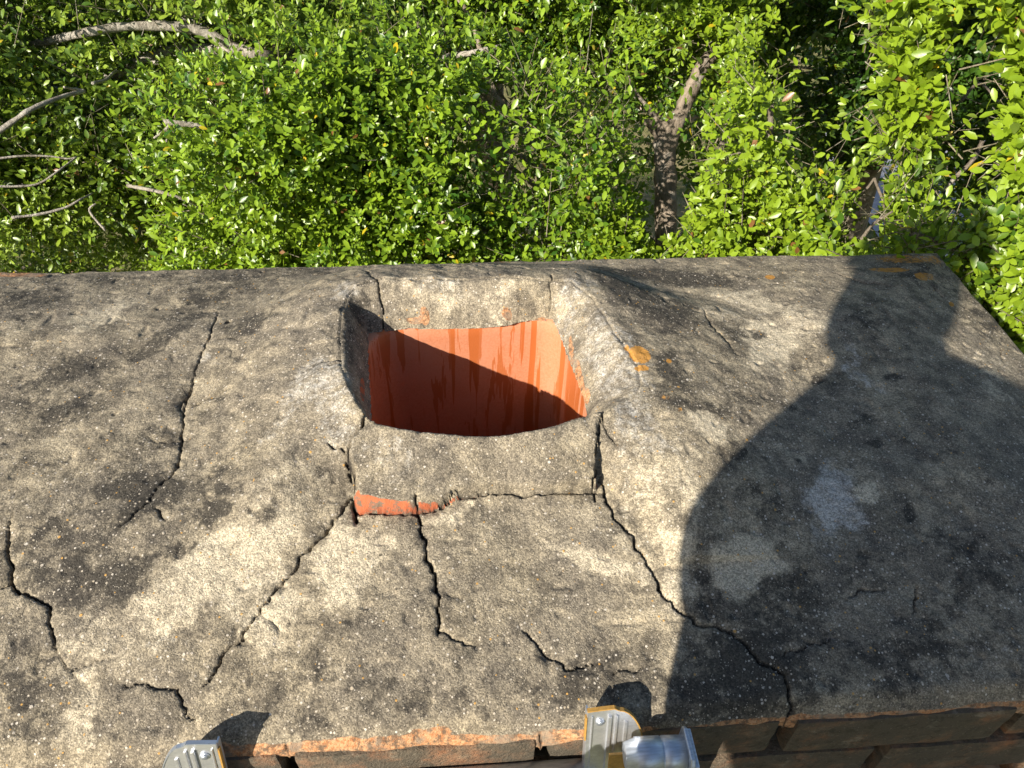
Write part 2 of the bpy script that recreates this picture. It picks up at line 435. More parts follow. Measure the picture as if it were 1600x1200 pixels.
def blob(X, Y, px, py, rx, ry, rot=0, k=1.0, edge=.35):
    c = near_pt(px, py); z = c[2]; a = math.radians(rot)
    e1 = un(px+rx*math.cos(a), py+rx*math.sin(a), z)[:2]-c[:2]
    e2 = un(px-ry*math.sin(a), py+ry*math.cos(a), z)[:2]-c[:2]
    Mi = np.linalg.inv(np.array([e1, e2]).T)
    U = Mi[0, 0]*(X-c[0])+Mi[0, 1]*(Y-c[1]); V = Mi[1, 0]*(X-c[0])+Mi[1, 1]*(Y-c[1])
    r = np.sqrt(U*U+V*V)
    return k*(1-sstep(1-edge, 1+edge, r))

DARK = [(100,620,110,50,-25,.55),(150,560,90,22,-20,.5),(40,480,70,30,-20,.5),(245,535,70,14,-38,.55),(300,460,90,18,-15,.4),(390,505,45,20,-10,.55),
 (420,620,60,25,-20,.35),(230,760,45,30,0,.45),(215,795,40,18,-40,.6),(120,640,60,30,0,.35),(40,720,12,9,0,.9),(85,725,22,9,-10,.8),(60,835,15,9,-20,.8),(82,822,10,7,0,.8),(120,884,16,12,0,.9),
 (345,798,14,10,0,.8),(330,810,10,8,0,.8),(420,803,12,12,0,.85),(352,795,10,9,0,.8),(495,735,14,13,0,.8),(345,765,12,9,0,.6),(440,860,10,8,0,.75),(545,972,12,9,0,.7),(385,1068,9,8,0,.6),(180,770,30,12,0,.6),
 (100,850,90,50,-30,.3),(180,900,70,25,-30,.42),(50,1040,60,60,0,.2),(240,1110,160,45,0,.22),(480,1090,200,50,0,.36),(760,1060,240,55,0,.33),(900,1050,160,50,0,.28),(690,1110,260,30,0,.22),
 (640,830,30,22,10,.55),(730,830,80,24,-5,.32),(880,800,60,22,0,.35),(900,940,60,30,0,.32),(740,910,60,22,10,.28),
 (1000,470,75,40,25,.75),(940,420,130,16,0,.55),(1060,430,90,22,5,.6),(1030,590,50,50,40,.7),(1090,640,45,26,0,.6),(1010,440,90,30,10,.35),(1180,440,120,18,0,.45),(700,408,300,10,0,.4),(300,430,260,14,0,.3),
 (1135,700,32,28,30,.75),(1160,760,26,14,0,.6),(1195,790,30,60,15,.55),(1215,815,30,34,0,.6),(1105,870,16,50,0,.5),(1420,797,12,19,-25,1.2),(1360,655,18,9,0,.9),(1335,665,16,10,0,.85),(1395,590,12,7,0,.9),(1280,595,10,6,0,.7),(1240,720,9,6,0,.8),(1162,707,8,6,0,.8),(1195,717,10,6,0,.7),(1420,563,8,5,0,.7),
 (1370,690,14,7,0,.7),(1410,690,12,8,0,.7),(1470,690,50,18,10,.5),(1540,760,60,50,0,.38),(1450,870,150,60,0,.35),(1180,960,110,70,0,.5),(1350,1040,250,50,-4,.55),(1150,1060,90,60,0,.5),(1530,950,90,80,0,.42),(1300,880,90,50,0,.4),(1400,510,90,50,0,.42),(1400,420,80,24,0,.35),  # wide near-edge spots paint the figure's shadow darker
 (540,520,24,80,-3,.45),(560,470,18,30,0,.6),(700,480,110,14,0,.28),(1490,640,10,8,0,.8),(1265,480,14,5,0,.7),(1180,523,26,10,0,.75),(1140,500,20,6,20,.5),(1545,500,60,60,45,.25)]
PALE = [(160,495,55,22,-22,.75),(200,470,40,12,-10,.6),(120,530,30,14,-20,.5),(350,890,150,55,-35,.95),(270,950,90,40,-15,.85),(540,880,75,55,-30,1.0),(430,960,45,60,20,.85),(150,1000,60,40,10,.6),(110,1090,40,60,0,.6),(120,1140,30,40,10,.6),
 (470,700,60,25,-20,.35),(450,760,90,30,-20,.5),(690,800,40,16,0,.75),(720,850,40,60,0,.35),(930,880,80,20,10,.9),(870,860,30,30,0,.4),(950,820,60,40,20,.5),(1000,900,30,40,40,.5),(1020,790,60,60,0,.5),(1060,880,30,60,0,.75),(1085,800,30,60,0,.6),(1050,720,40,50,0,.6),
 (1170,470,60,22,20,.85),(1200,540,45,50,0,1.0),(1130,490,40,20,20,.6),(1250,500,50,40,0,.6),(1110,665,28,22,0,1.0),(1240,440,40,20,0,.4),(1550,570,50,35,10,.5),(1560,620,40,14,20,.6),(1165,880,45,42,0,1.1),(1160,840,80,50,0,.45),(1370,770,26,20,-30,1.0),(1230,700,60,50,0,.35),
 (740,700,180,30,2,.45),(700,450,70,16,0,.6),(790,470,30,20,0,.6),(640,445,40,10,0,.6),(80,700,40,30,0,.3)]
CHALK = [(1300,785,50,58,20,1.0),(1335,820,30,30,0,.8),(960,560,40,90,-30,.6),(900,460,40,40,0,.55),(880,590,10,30,-20,.2),(1000,660,70,20,40,.6),(500,590,50,30,-25,.6),(520,640,40,40,0,.55),(610,705,60,30,0,.45),(450,640,60,14,-35,.5),(545,455,22,14,0,.6),(550,690,20,20,0,.4),
 (1340,575,10,60,-32,.6),(330,555,12,16,30,.6),(1240,1000,60,14,0,.3),(1530,1010,80,20,0,.3),(230,1000,30,14,0,.5),(690,790,20,8,0,.4),(1000,720,50,60,0,.35),(1290,860,30,50,0,.35),(700,440,60,10,0,.5),(1070,1015,40,20,0,.3)]
BRK = [(663,492,8,5,0,1.0),(650,500,18,2,0,.7),(792,490,9,3,0,.8),(850,493,16,2,0,.7),(906,592,5,32,-14,.7),(893,548,4,20,-12,.65),(916,620,6,12,-10,.65),
 (670,1158,60,8,-4,.8),(680,1148,28,8,-10,.85),(480,1180,50,12,0,.7),(880,1150,60,8,0,.6),(1540,455,26,10,45,1.0),(1490,418,20,14,30,.6),(20,428,50,8,0,1.1),(-60,430,60,10,0,.9),(400,408,50,4,0,.5)]
RED = [(560,778,4,10,0,.8),(930,758,4,5,0,.8),(566,605,3,24,0,1.0)]
LICH = [(1000,553,18,13,20,1.1),(1003,575,12,5,0,.9),(978,545,5,4,0,.8),(1045,564,5,4,0,.9),(1203,433,8,5,0,1.1),(1420,405,60,12,0,.62),(1390,422,36,6,0,.7),(1440,432,14,8,0,.7),(1450,432,16,7,0,.6),(1487,475,5,5,0,.9),(785,408,20,4,0,.5),(560,433,8,5,0,.4),(1510,438,14,10,20,.7),(1062,640,5,4,0,.7),(1040,620,8,4,0,.5)]

def build_crown():
    xs = np.concatenate([np.linspace(XL, -.80, 60, endpoint=False), np.arange(-.80, XR, .00135), [XR]])
    ys = np.concatenate([[YN, YN+.0004], np.arange(YN+.0013, YF-.0005, .00135), [YF-.0004, YF]])
    nx, ny = len(xs), len(ys)
    X, Y = np.meshgrid(xs, ys)
    # uneven outline
    dn = (fbm(X, Y*0, .06, 4, 21)-.5)*.009*(1-sstep(0, .05, Y-YN))
    dn = dn - .016*(1-sstep(-.245, -.205, X))*(1-sstep(0, .10, Y-YN))
    df = (fbm(X, Y*0+3, .09, 4, 23)-.5)*.007*(1-sstep(0, .05, YF-Y))
    dr = (fbm(X*0+1, Y, .05, 4, 25)-.5)*.016*(1-sstep(0, .05, XR-X))
    Y = Y+dn+df; X = X+dr
    # broken right far corner
    k = np.exp(-(((X-XR)/.02)**2+((Y-.915)/.018)**2)); X = X-.010*k
    Z, hole = height(X, Y)
    # pits and grit
    Z = Z + (fbm(X, Y, .009, 3, 31)-.5)*.0014 + (vn(X, Y, .0028, 40)-.5)*.0006 + (rng.random(Z.shape)-.5)*.00025
    pit = vn(X, Y, .012, 44); Z = Z - .0016*sstep(.80, .95, pit)
    hair = np.abs(fbm(X, Y, .10, 4, 51)-.5)
    crack = np.zeros(X.shape)
    for P, w, d, f0, f1 in CRW:
        Pa = np.array(P); m = (X > Pa[:, 0].min()-.012) & (X < Pa[:, 0].max()+.012) & (Y > Pa[:, 1].min()-.012) & (Y < Pa[:, 1].max()+.012)
        if not m.any(): continue
        dd, par = segdist(X[m], Y[m], P)
        fade = np.ones(par.shape)
        if f0 > 0: fade *= sstep(0, .5*f0, par+.02)
        if f1 > 0: fade *= sstep(0, .6*f1, 1-par+.01)
        ww = np.maximum(w*(.25+1.5*vn(X[m], Y[m], .009, 60)**1.3)*np.maximum(fade, .25), .0003)
        fade = fade*(.6+.4*sstep(.22, .45, vn(X[m], Y[m], .022, 64)))
        c = (1-sstep(ww*.7, ww*1.2+.0005, dd))*np.minimum(1, fade*1.3)
        lip = np.exp(-(dd/.004)**2)*.0014*fade*(.3+1.4*vn(X[m], Y[m], .007, 62))
        Z[m] -= c*d*np.maximum(fade, .3) + lip
        crack[m] = np.maximum(crack[m], c*min(1, (d/.011)**1.2))
    # small hole left of the flue
    c = un(361, 515, .03); r = np.hypot(X-c[0], (Y-c[1])*1.0); m = 1-sstep(.0025, .0045, r); Z -= m*.02; crack = np.maximum(crack, m)
    # edge rolls down to the brickwork
    ero = fbm(X[0], X[0]*0, .03, 4, 77)
    for row, dz in ((0, .016), (1, .0075), (2, .0045), (3, .003), (4, .0018), (5, .001)): Z[row] = np.minimum(Z[row], 0)*0.4-dz*(.4+1.2*ero)
    for row, dz in ((-1, .016), (-2, .006), (-3, .0015)): Z[row] = np.minimum(Z[row], 0)*0.3-dz
    Z[:, -1] = -.016; Z[:, -2] = np.minimum(Z[:, -2], -.004); Z[:, 0] = -.016
    XW = X+(fbm(X, Y, .035, 5, 111)-.5)*.045; YW = Y+(fbm(X, Y, .035, 5, 115)-.5)*.045
    A = {}
    for nm, L in (('dark', DARK), ('pale', PALE), ('chalk', CHALK), ('brick', BRK), ('redbrick', RED), ('lichen', LICH)):
        f = np.zeros(X.shape)
        for bdef in L: f = np.maximum(f, blob(XW if nm in ('pale', 'chalk') else X, YW if nm in ('pale', 'chalk') else Y, *bdef, edge=.45 if nm in ('pale', 'chalk') else .35)) if nm not in ('dark',) else f+blob(X+(XW-X)*.35, Y+(YW-Y)*.35, *bdef, edge=.6)*(1-.3*f)
        A[nm] = f
    dB, _ = segdist(X, Y, FBOT); inF = inpoly(X, Y, FBLOCK); xr = un(712, 777, .047)[0]; xl = un(556, 790, .047)[0]
    wb = .0046*(1-sstep(0, 1, (X-xl)/(xr-xl)))+.0010
    A['redbrick'] = np.maximum(A['redbrick'], .85*inF*(1-sstep(wb*.7, wb*1.3, dB))*(X < xr+.03))
    # worn arris shows brick along the near and right and far edges
    e = np.minimum(np.minimum(Y-YN-np.where(X < -.21, -.016, 0), (YF-Y)*1.6), (XR-X)*1.6)
    wid = .0052*(-.25+1.9*fbm(X, Y, .05, 5, 71))*(1-.45*sstep(.05, .25, X)) + .004*sstep(.45,.7,vn(X,Y,.19,72))*(X<.1)*(Y<.5)
    A['brick'] = np.maximum(A['brick'], .95*(1-sstep(wid*.6, wid*1.6+.0006, e)))
    ef = np.minimum(YF-Y, XR-X); A['brick'] = np.maximum(A['brick'], .85*(1-sstep(.0025, .0060, ef+.006*(vn(X, Y, .05, 73)-.5))))
    g = fbm(X, Y, .20, 6, 101); g2 = fbm(X*.7+Y, Y-X*.4, .07, 5, 105)
    away = sstep(.05, .16, np.hypot((X-.02)/1.1, Y-.62)-.12)
    A['dark'] = A['dark'] + (.45*sstep(.50, .64, g) + .30*sstep(.50, .62, g2))*(.25+.75*away) - .10 - .75*A['chalk'] - .55*A['pale']
    A['crack'] = crack*.93
    co = np.stack([X, Y, Z], -1).reshape(-1, 3)
    idx = np.arange(nx*ny).reshape(ny, nx)
    q = np.stack([idx[:-1, :-1], idx[:-1, 1:], idx[1:, 1:], idx[1:, :-1]], -1).reshape(-1, 4)
    hv = hole.ravel(); q = q[~hv[q].all(1)]
    return mesh_np('crown', co, q, {k: v.ravel() for k, v in A.items()})

GZ = -4.6
chimney = empty('chimney', (-.2525, .6145, GZ), 'broad weathered chimney top with cracked mortar crown around one square clay flue', 'chimney')
link('mortar_crown', build_crown(), MORTAR, chimney)

# ------------------------------------------------------------------ bricks
def brick_geo(x0, x1, y0, y1, z0, z1, n=(26, 12, 8), r=.004, seed=0):
    bm = bmesh.new(); bmesh.ops.create_cube(bm, size=1)
    # subdivide to a fine box, then round it and roughen it
    def grid(a, b, c):
        vs = []; fs = []
        return vs, fs
    bm.free()
    P = []; Fc = []
    dims = np.array([x1-x0, y1-y0, z1-z0]); org = np.array([x0, y0, z0])
    for ax in range(3):
        u, v = [(1, 2), (2, 0), (0, 1)][ax]; nu, nv = n[u], n[v]
        for s in (0, 1):
            U, V = np.meshgrid(np.linspace(0, 1, nu+1), np.linspace(0, 1, nv+1))
            p = np.zeros(U.shape+(3,)); p[..., u] = U; p[..., v] = V; p[..., ax] = s
            o = sum(len(q) for q in P); P.append(p.reshape(-1, 3))
            I = np.arange((nu+1)*(nv+1)).reshape(nv+1, nu+1)+o
            q = np.stack([I[:-1, :-1], I[:-1, 1:], I[1:, 1:], I[1:, :-1]], -1).reshape(-1, 4)
            Fc.append(q if s else q[:, ::-1])
    P = np.concatenate(P)*dims+org; Fc = np.concatenate(Fc)
    cen = org+dims/2; h = dims/2-r
    d = P-cen; cl = np.clip(d, -h, h); off = d-cl; l = np.linalg.norm(off, axis=1, keepdims=True)
    P = cen+cl+off/np.maximum(l, 1e-9)*np.minimum(l, r)
    k = seed*1.37
    nn = (fbm(P[:, 0]+k, P[:, 2]*2+P[:, 1], .03, 4, 80)-.5)*.0035
    P = P+(d/np.linalg.norm(d, axis=1, keepdims=True))*nn[:, None]
    return P, Fc
def merge(geos):
    o = 0; A = []; B = []
    for p, f in geos: A.append(p); B.append(f+o); o += len(p)
    return np.concatenate(A), np.concatenate(B)
def courses(z_top, rows, y0, x1, joints, prot, depth=.095, rot=0):
    out = []; sd = 0
    for r_ in range(rows):
        z1 = z_top-r_*.0665; z0 = z1-.0575
        off = joints[r_ % len(joints)]; yy = y0-prot[r_ % len(prot)]; xx = x1+prot[r_ % len(prot)]
        js = [off+k*.206 for k in range(-9, 9)]
        for a, b in zip(js[:-1], js[1:]):
            a2, b2 = a+.006, b-.006
            if b2 > xx: b2 = xx
            a2 = max(a2, XL-prot[r_ % len(prot)])
            if b2-a2 < .03: continue
            sd += 1; j = random.uniform(-.0025, .0025)
            out.append(brick_geo(a2, b2, yy+j, yy+depth, z0, z1, seed=sd))
        # right end
        yb = yy+depth+.01
        while yb < YF-.03:
            sd += 1; ye = min(yb+.198, YF)
            out.append(brick_geo(xx-depth, xx+random.uniform(-.002, .002), yb, ye, z0, z1, n=(8, 20, 6), seed=sd)); yb = ye+.010
        xb = XL
        # back row
        while xb < xx-depth-.05:
            sd += 1; xe = min(xb+.198, xx-depth-.01)
            out.append(brick_geo(xb, xe, YF-depth, YF+prot[r_ % len(prot)]+random.uniform(-.002, .002), z0, z1, n=(10, 4, 4), seed=sd)); xb = xe+.010
    return merge(out)
# joints of the top course stand where the photo shows its dark open gaps
g1 = un(848, 1160, -.02)[0]
P, Fq = courses(-.0095, 2, YN-.0005, XR-.001, [g1, g1+.104], [0.0, .001])
link('brick_courses', mesh_np('top_courses', P, Fq), BRICK, chimney)
P, Fq = courses(-.0135-2*.0665, 8, YN+.0015, XR-.001, [g1+.05, g1-.06], [.034, .030])
link('corbelled_brick_courses', mesh_np('corbel_courses', P, Fq), BRICK_LOW, chimney)
def ring(x0, x1, y0, y1, ix0, ix1, iy0, iy1, z0, z1):
    o = [(x0, y0), (x1, y0), (x1, y1), (x0, y1)]; i = [(ix0, iy0), (ix1, iy0), (ix1, iy1), (ix0, iy1)]
    co = [(a, b, z1) for a, b in o]+[(a, b, z1) for a, b in i]+[(a, b, z0) for a, b in o]+[(a, b, z0) for a, b in i]
    f = []
    for k in range(4):
        n = (k+1) % 4
        f += [(k, n, 4+n, 4+k), (8+n, 8+k, 12+k, 12+n), (8+k, 8+n, n, k), (4+k, 4+n, 12+n, 12+k)]
    return np.array(co, float), np.array(f)
P, Fq = ring(XL+.01, XR-.014, YN+.014, YF-.012, -.16, .19, .50, .80, GZ, -.012)
link('joint_mortar', mesh_np('core', P, Fq), JOINT, chimney, smooth=False)
P, Fq = merge([ring(XL-.02, XR+.02, YN-.02, YF+.02, -.18, .21, .48, .82, GZ, -.0135-10*.0665)])
link('chimney_shaft', mesh_np('shaft', P, Fq), BRICK_LOW, chimney, smooth=False)

# clay flue liner: a rounded square tube, turned a few degrees
def liner():
    cx, cy, hx, hy, a = .0215, .648, .1215, .1095, math.radians(4.5)
    def loop(off, r, z, nseg=8):
        pts = []
        for (sx, sy, st) in ((1, 1, 0), (-1, 1, 90), (-1, -1, 180), (1, -1, 270)):
            for k in range(nseg+1):
                t = math.radians(st+90*k/nseg)
                x = sx*(hx+off-r)+r*math.cos(t); y = sy*(hy+off-r)+r*math.sin(t)
                pts.append((cx+x*math.cos(a)-y*math.sin(a), cy+x*math.sin(a)+y*math.cos(a), z))
        return pts
    L = [loop(.016, .03, -1.6), loop(.016, .03, .034), loop(.013, .028, .040), loop(.003, .045, .040), loop(0, .042, .036)]
    L += [loop(0, .042, z) for z in np.linspace(.02, -1.6, 30)]
    n = len(L[0]); co = np.array([p for l in L for p in l]); f = []
    for i in range(len(L)-1):
        for k in range(n):
            f.append((i*n+k, i*n+(k+1) % n, (i+1)*n+(k+1) % n, (i+1)*n+k))
    co[:, :2] += (fbm(co[:, 0]*3, co[:, 2], .08, 3, 90)-.5)[:, None]*.0015
    return mesh_np('liner', co, np.array(f))
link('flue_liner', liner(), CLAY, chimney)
P, Fq = ring(-.3, .3, .4, .9, .0, .001, .6, .601, -1.62, -1.60)
link('smoke_shelf', mesh_np('shelf', P, Fq), DARKP, chimney, smooth=False)

# ------------------------------------------------------------------ ladder
def tube(path, rad, seg=10, cap=True):
    """tube along a path; rad scalar or list; returns verts, faces (quads, caps as degenerate fans)"""
    P = np.array(path, float); n = len(P); R = np.full(n, rad) if np.isscalar(rad) else np.array(rad)
    T = np.gradient(P, axis=0); T /= np.linalg.norm(T, axis=1, keepdims=True)+1e-12
    up = np.array([0, 0, 1.0]) if abs(T[0][2]) < .9 else np.array([1.0, 0, 0])
    co = []
    u = np.cross(T[0], up); u /= np.linalg.norm(u)
    for i in range(n):
        u = u-T[i]*np.dot(u, T[i]); u /= np.linalg.norm(u); v = np.cross(T[i], u)
        for k in range(seg):
            a = 2*math.pi*k/seg; co.append(P[i]+R[i]*(math.cos(a)*u+math.sin(a)*v))
    f = []
    for i in range(n-1):
        for k in range(seg):
            f.append((i*seg+k, i*seg+(k+1) % seg, (i+1)*seg+(k+1) % seg, (i+1)*seg+k))
    if cap:
        co.append(P[0]); co.append(P[-1]); a, b = len(co)-2, len(co)-1
        for k in range(0, seg):
            f.append((a, (k+1) % seg, k, k)); f.append((b, (n-1)*seg+k, (n-1)*seg+(k+1) % seg, (n-1)*seg+(k+1) % seg))
    q = np.array(f)
    return np.array(co), q
def mesh_bm(name, geos):
    bm = bmesh.new()
    for P, Fq in geos:
        vs = [bm.verts.new(p) for p in P]
        for f in Fq:
            ids = list(dict.fromkeys(int(i) for i in f))
            if len(ids) > 2:
                try: bm.faces.new([vs[i] for i in ids])
                except ValueError: pass
    bmesh.ops.recalc_face_normals(bm, faces=bm.faces)
    me = bpy.data.meshes.new(name); bm.to_mesh(me); bm.free(); return me
def prism(outline, origin, e1, e2, nrm, thick):
    """extruded outline in the plane origin + a e1 + b e2"""
    o = np.array(origin); e1, e2, nrm = map(np.array, (e1, e2, nrm)); n = len(outline)
    co = [o+a*e1+b*e2 for a, b in outline]+[o+a*e1+b*e2+nrm*thick for a, b in outline]
    f = [tuple(range(n)), tuple(range(2*n-1, n-1, -1))]+[(k, (k+1) % n, n+(k+1) % n, n+k) for k in range(n)]
    return np.array(co), f
def finish(o, bev=.0012, seg=2):
    m = o.modifiers.new('bevel', 'BEVEL'); m.width = bev; m.segments = seg; m.limit_method = 'ANGLE'; m.angle_limit = math.radians(35)
    return o
rdir = np.array([0, .245, .9695]); rn = np.array([0, -.9695, .245])    # along the rail, out of its face
ladder = empty('ladder', (-.075, -.95, GZ), 'aluminium ladder whose two rounded rail tips rise over the near edge of the crown', 'ladder')
LR = un(918, 1112, .036); LL = un(345, 1160, .024)
def on_y(px, py, y):
    v = ray(px, py); return CAM+v*(y/v[1])
LRp = on_y(918, 1113, .2685); LLp = on_y(338, 1163, .262)
def tip(pos, s):
    """rounded end of a rail: straight inner edge at the origin, curve on the outer side s"""
    W = .047
    prof = [(0, 0), (.012, .0012), (.0215, .0018), (.0235, .0002), (.0255, -.0008), (.029, -.0016), (.0325, -.0042), (.036, -.0085), (.039, -.0135), (.042, -.020), (.0445, -.0275), (.0462, -.036), (W, -.046), (W, -.056), (W, -.14), (0, -.14)]
    prof = [(s*a, b) for a, b in prof]
    face = prism(prof, pos, (1, 0, 0), rdir, -rn, .0025)
    cap_ = finish(link('rail_tip', mesh_bm('tip', [face]), ALU, ladder, False), .0006)
    # raised channel ribs running down the face
    ribs = []
    for a, w, h in ((.0035, .0015, .0012), (.0165, .003, .0022), (.0225, .0022, .0016), (.030, .003, .0010)):
        top = -.004 if a < .025 else -.012
        ribs.append(prism([(s*a, top), (s*(a+w), top-.001), (s*(a+w), -.14), (s*a, -.14)], np.array(pos)+rn*h, (1, 0, 0), rdir, -rn, h+.0005))
    finish(link('channel_rib', mesh_bm('ribs', ribs), ALU, cap_, False), .0006)
    # yellow edge strip over the curve
    out = [(a, b) for a, b in prof[:14]]
    st = []
    for (a0, b0), (a1, b1) in zip(out[:-1], out[1:]):
        d = np.array([a1-a0, b1-b0]); l = np.linalg.norm(d); nn = np.array([-d[1], d[0]])/l*s
        st.append(prism([(a0, b0), (a1, b1), (a1+nn[0]*.0009, b1+nn[1]*.0009), (a0+nn[0]*.0009, b0+nn[1]*.0009)], np.array(pos)+rn*.0006, (1, 0, 0), rdir, -rn, .0036))
    st.append(prism([(0, -.006), (-s*.0012, -.006), (-s*.0012, -.032), (0, -.032)], np.array(pos)+rn*.0008, (1, 0, 0), rdir, -rn, .004))
    link('edge_strip', mesh_bm('strip', st[:-1]), YEL if s > 0 else ALU2, cap_, False)
    link('yellow_strip', mesh_bm('strip2', st[-1:]), YEL, cap_, False)
    fl = prism([(s*a, b) for a, b in ((0, -.002), (.0014, -.002), (.0014, -.14), (0, -.14))], np.array(pos)-rn*.0025, (1, 0, 0), rdir, -rn, .006)
    link('rail_flange', mesh_bm('flange', [fl]), ALU, cap_, False)
    c = np.array(pos)+np.array([s*.0105, 0, 0])-rdir*.0115
    rv = [tube([c+rn*.0001, c+rn*.0012], .0036, 20), tube([c+rn*.001, c+rn*.0022], [.0024, .0017], 16)]
    link('rivet', mesh_bm('rivet', rv), ALU2, cap_)
    return cap_
tip(LRp, 1); tip(LLp, -1)
for pos, s in ((LRp, 1), (LLp, -1)):
    base_ = np.array(pos)-rdir*.13
    L_ = (pos[2]-GZ)/rdir[2]-.13
    o = base_-rdir*L_
    rail = prism([(0, 0), (s*.047, 0), (s*.047, -.022), (s*.044, -.022), (s*.044, -.003), (s*.003, -.003), (s*.003, -.022), (0, -.022)], base_, (1, 0, 0), rn, -rdir, L_)
    finish(link('side_rail', mesh_bm('rail', [rail]), ALU, ladder, False), .0008)
x0, x1 = LLp[0]-.012, LRp[0]+.012
k = 0; dd = .085
while dd < 4.6:
    c = np.array([0, .262, LLp[2]])-rdir*dd - rn*.010
    link('rung', mesh_bm('rung', [tube([(x0, c[1], c[2]), (x1, c[1], c[2])], .016, 20)]), ALU, ladder); dd += .30
# rung stub of the second section with its end flange, right of the right tip
c0 = un(984, 1180, .012); c1 = un(1068, 1177, .012)
ax = c1-c0; ax[2] = 0; L_ = np.linalg.norm(ax); ax /= L_
stub = [tube([c0-ax*.004, c0+ax*.004, c0+ax*.0045, c0+ax*L_*.56, c0+ax*L_*.565, c0+ax*L_*.60, c0+ax*L_*.605, c1], [.0095, .0122, .0132, .0134, .0129, .0129, .0134, .0134], 36)]
so_ = link('rung_stub', mesh_bm('stub', stub), ALU2, ladder)
bx = prism([(-.016, -.012), (-.012, -.017), (.012, -.017), (.016, -.012), (.016, .012), (.012, .017), (-.012, .017), (-.016, .012)], c1, (0, 1, 0), (0, 0, 1), tuple(ax), .0035)
finish(link('end_flange', mesh_bm('fl', [bx]), ALU2, so_, False), .0012, 3)
bx = prism([(-.015, 0), (.015, 0), (.015, -.12), (-.015, -.12)], c1+ax*.0035+np.array([0, 0, .01]), (0, 1, 0), (0, 0, 1), tuple(ax), .004)
finish(link('side_plate', mesh_bm('sp', [bx]), ALU2, so_, False), .001, 2)
yb = prism([(0, 0), (.030, 0), (.030, -.02), (0, -.02)], un(952, 1180, -.002), (1, 0, 0), rdir, -rn, .002)
link('yellow_label', mesh_bm('yl', [yb]), YEL, so_, False)
yb = tube([un(955, 1177, .0)+np.array([0, 0, -.10]), un(955, 1177, .0)], .006, 14)
#END_LADDER

# ------------------------------------------------------------------ trees
def leaf_template():
    v = [(0, 0, 0), (0, .33, .03), (0, .68, .035), (0, 1, 0), (-.17, .30, .075), (-.225, .66, .085), (.17, .30, .075), (.225, .66, .085), (-.10, .92, .04), (.10, .92, .04)]
    f = [(0, 6, 1, 1), (0, 1, 4, 4), (1, 6, 7, 2), (4, 1, 2, 5), (2, 7, 9, 3), (5, 2, 3, 8)]
    tri = np.array([(0, 6, 1), (0, 1, 4)]); quad = np.array([(1, 6, 7, 2), (4, 1, 2, 5), (2, 7, 9, 3), (5, 2, 3, 8)])
    return np.array(v), tri, quad
LV, LT, LQ = leaf_template()
def norm(a): return a/(np.linalg.norm(a, axis=-1, keepdims=True)+1e-9)
def leaves_mesh(name, pos, dirs, nrm, size, tint):
    n = len(pos); d = norm(dirs); x = norm(np.cross(d, nrm)); z = np.cross(x, d)
    B = np.stack([x, d, z], 1)                       # rows = local axes
    co = np.einsum('vk,nkj->nvj', LV, B)*size[:, None, None]+pos[:, None, :]
    o = (np.arange(n)*len(LV))[:, None, None]
    return mesh_np(name, co.reshape(-1, 3), [(LT[None]+o).reshape(-1, 3), (LQ[None]+o).reshape(-1, 4)], {'tint': np.repeat(tint, len(LV))})
def prisms_mesh(name, A, B, ra, rb):
    """many thin three-sided twigs from A to B"""
    d = norm(B-A); h = np.where(np.abs(d[:, 2:3]) < .9, np.array([[0, 0, 1.0]]), np.array([[1.0, 0, 0]]))
    u = norm(np.cross(d, h)); v = np.cross(d, u); co = []
    for Q, r in ((A, ra), (B, rb)):
        for k in range(4):
            a = math.pi/2*k; co.append(Q+(math.cos(a)*u+math.sin(a)*v)*r[:, None])
    co = np.stack(co, 1); o = (np.arange(len(A))*8)[:, None, None]
    f = np.array([(k, (k+1) % 4, 4+(k+1) % 4, 4+k) for k in range(4)])
    return mesh_np(name, co.reshape(-1, 3), (f[None]+o).reshape(-1, 4))
TOSUN = -SUN
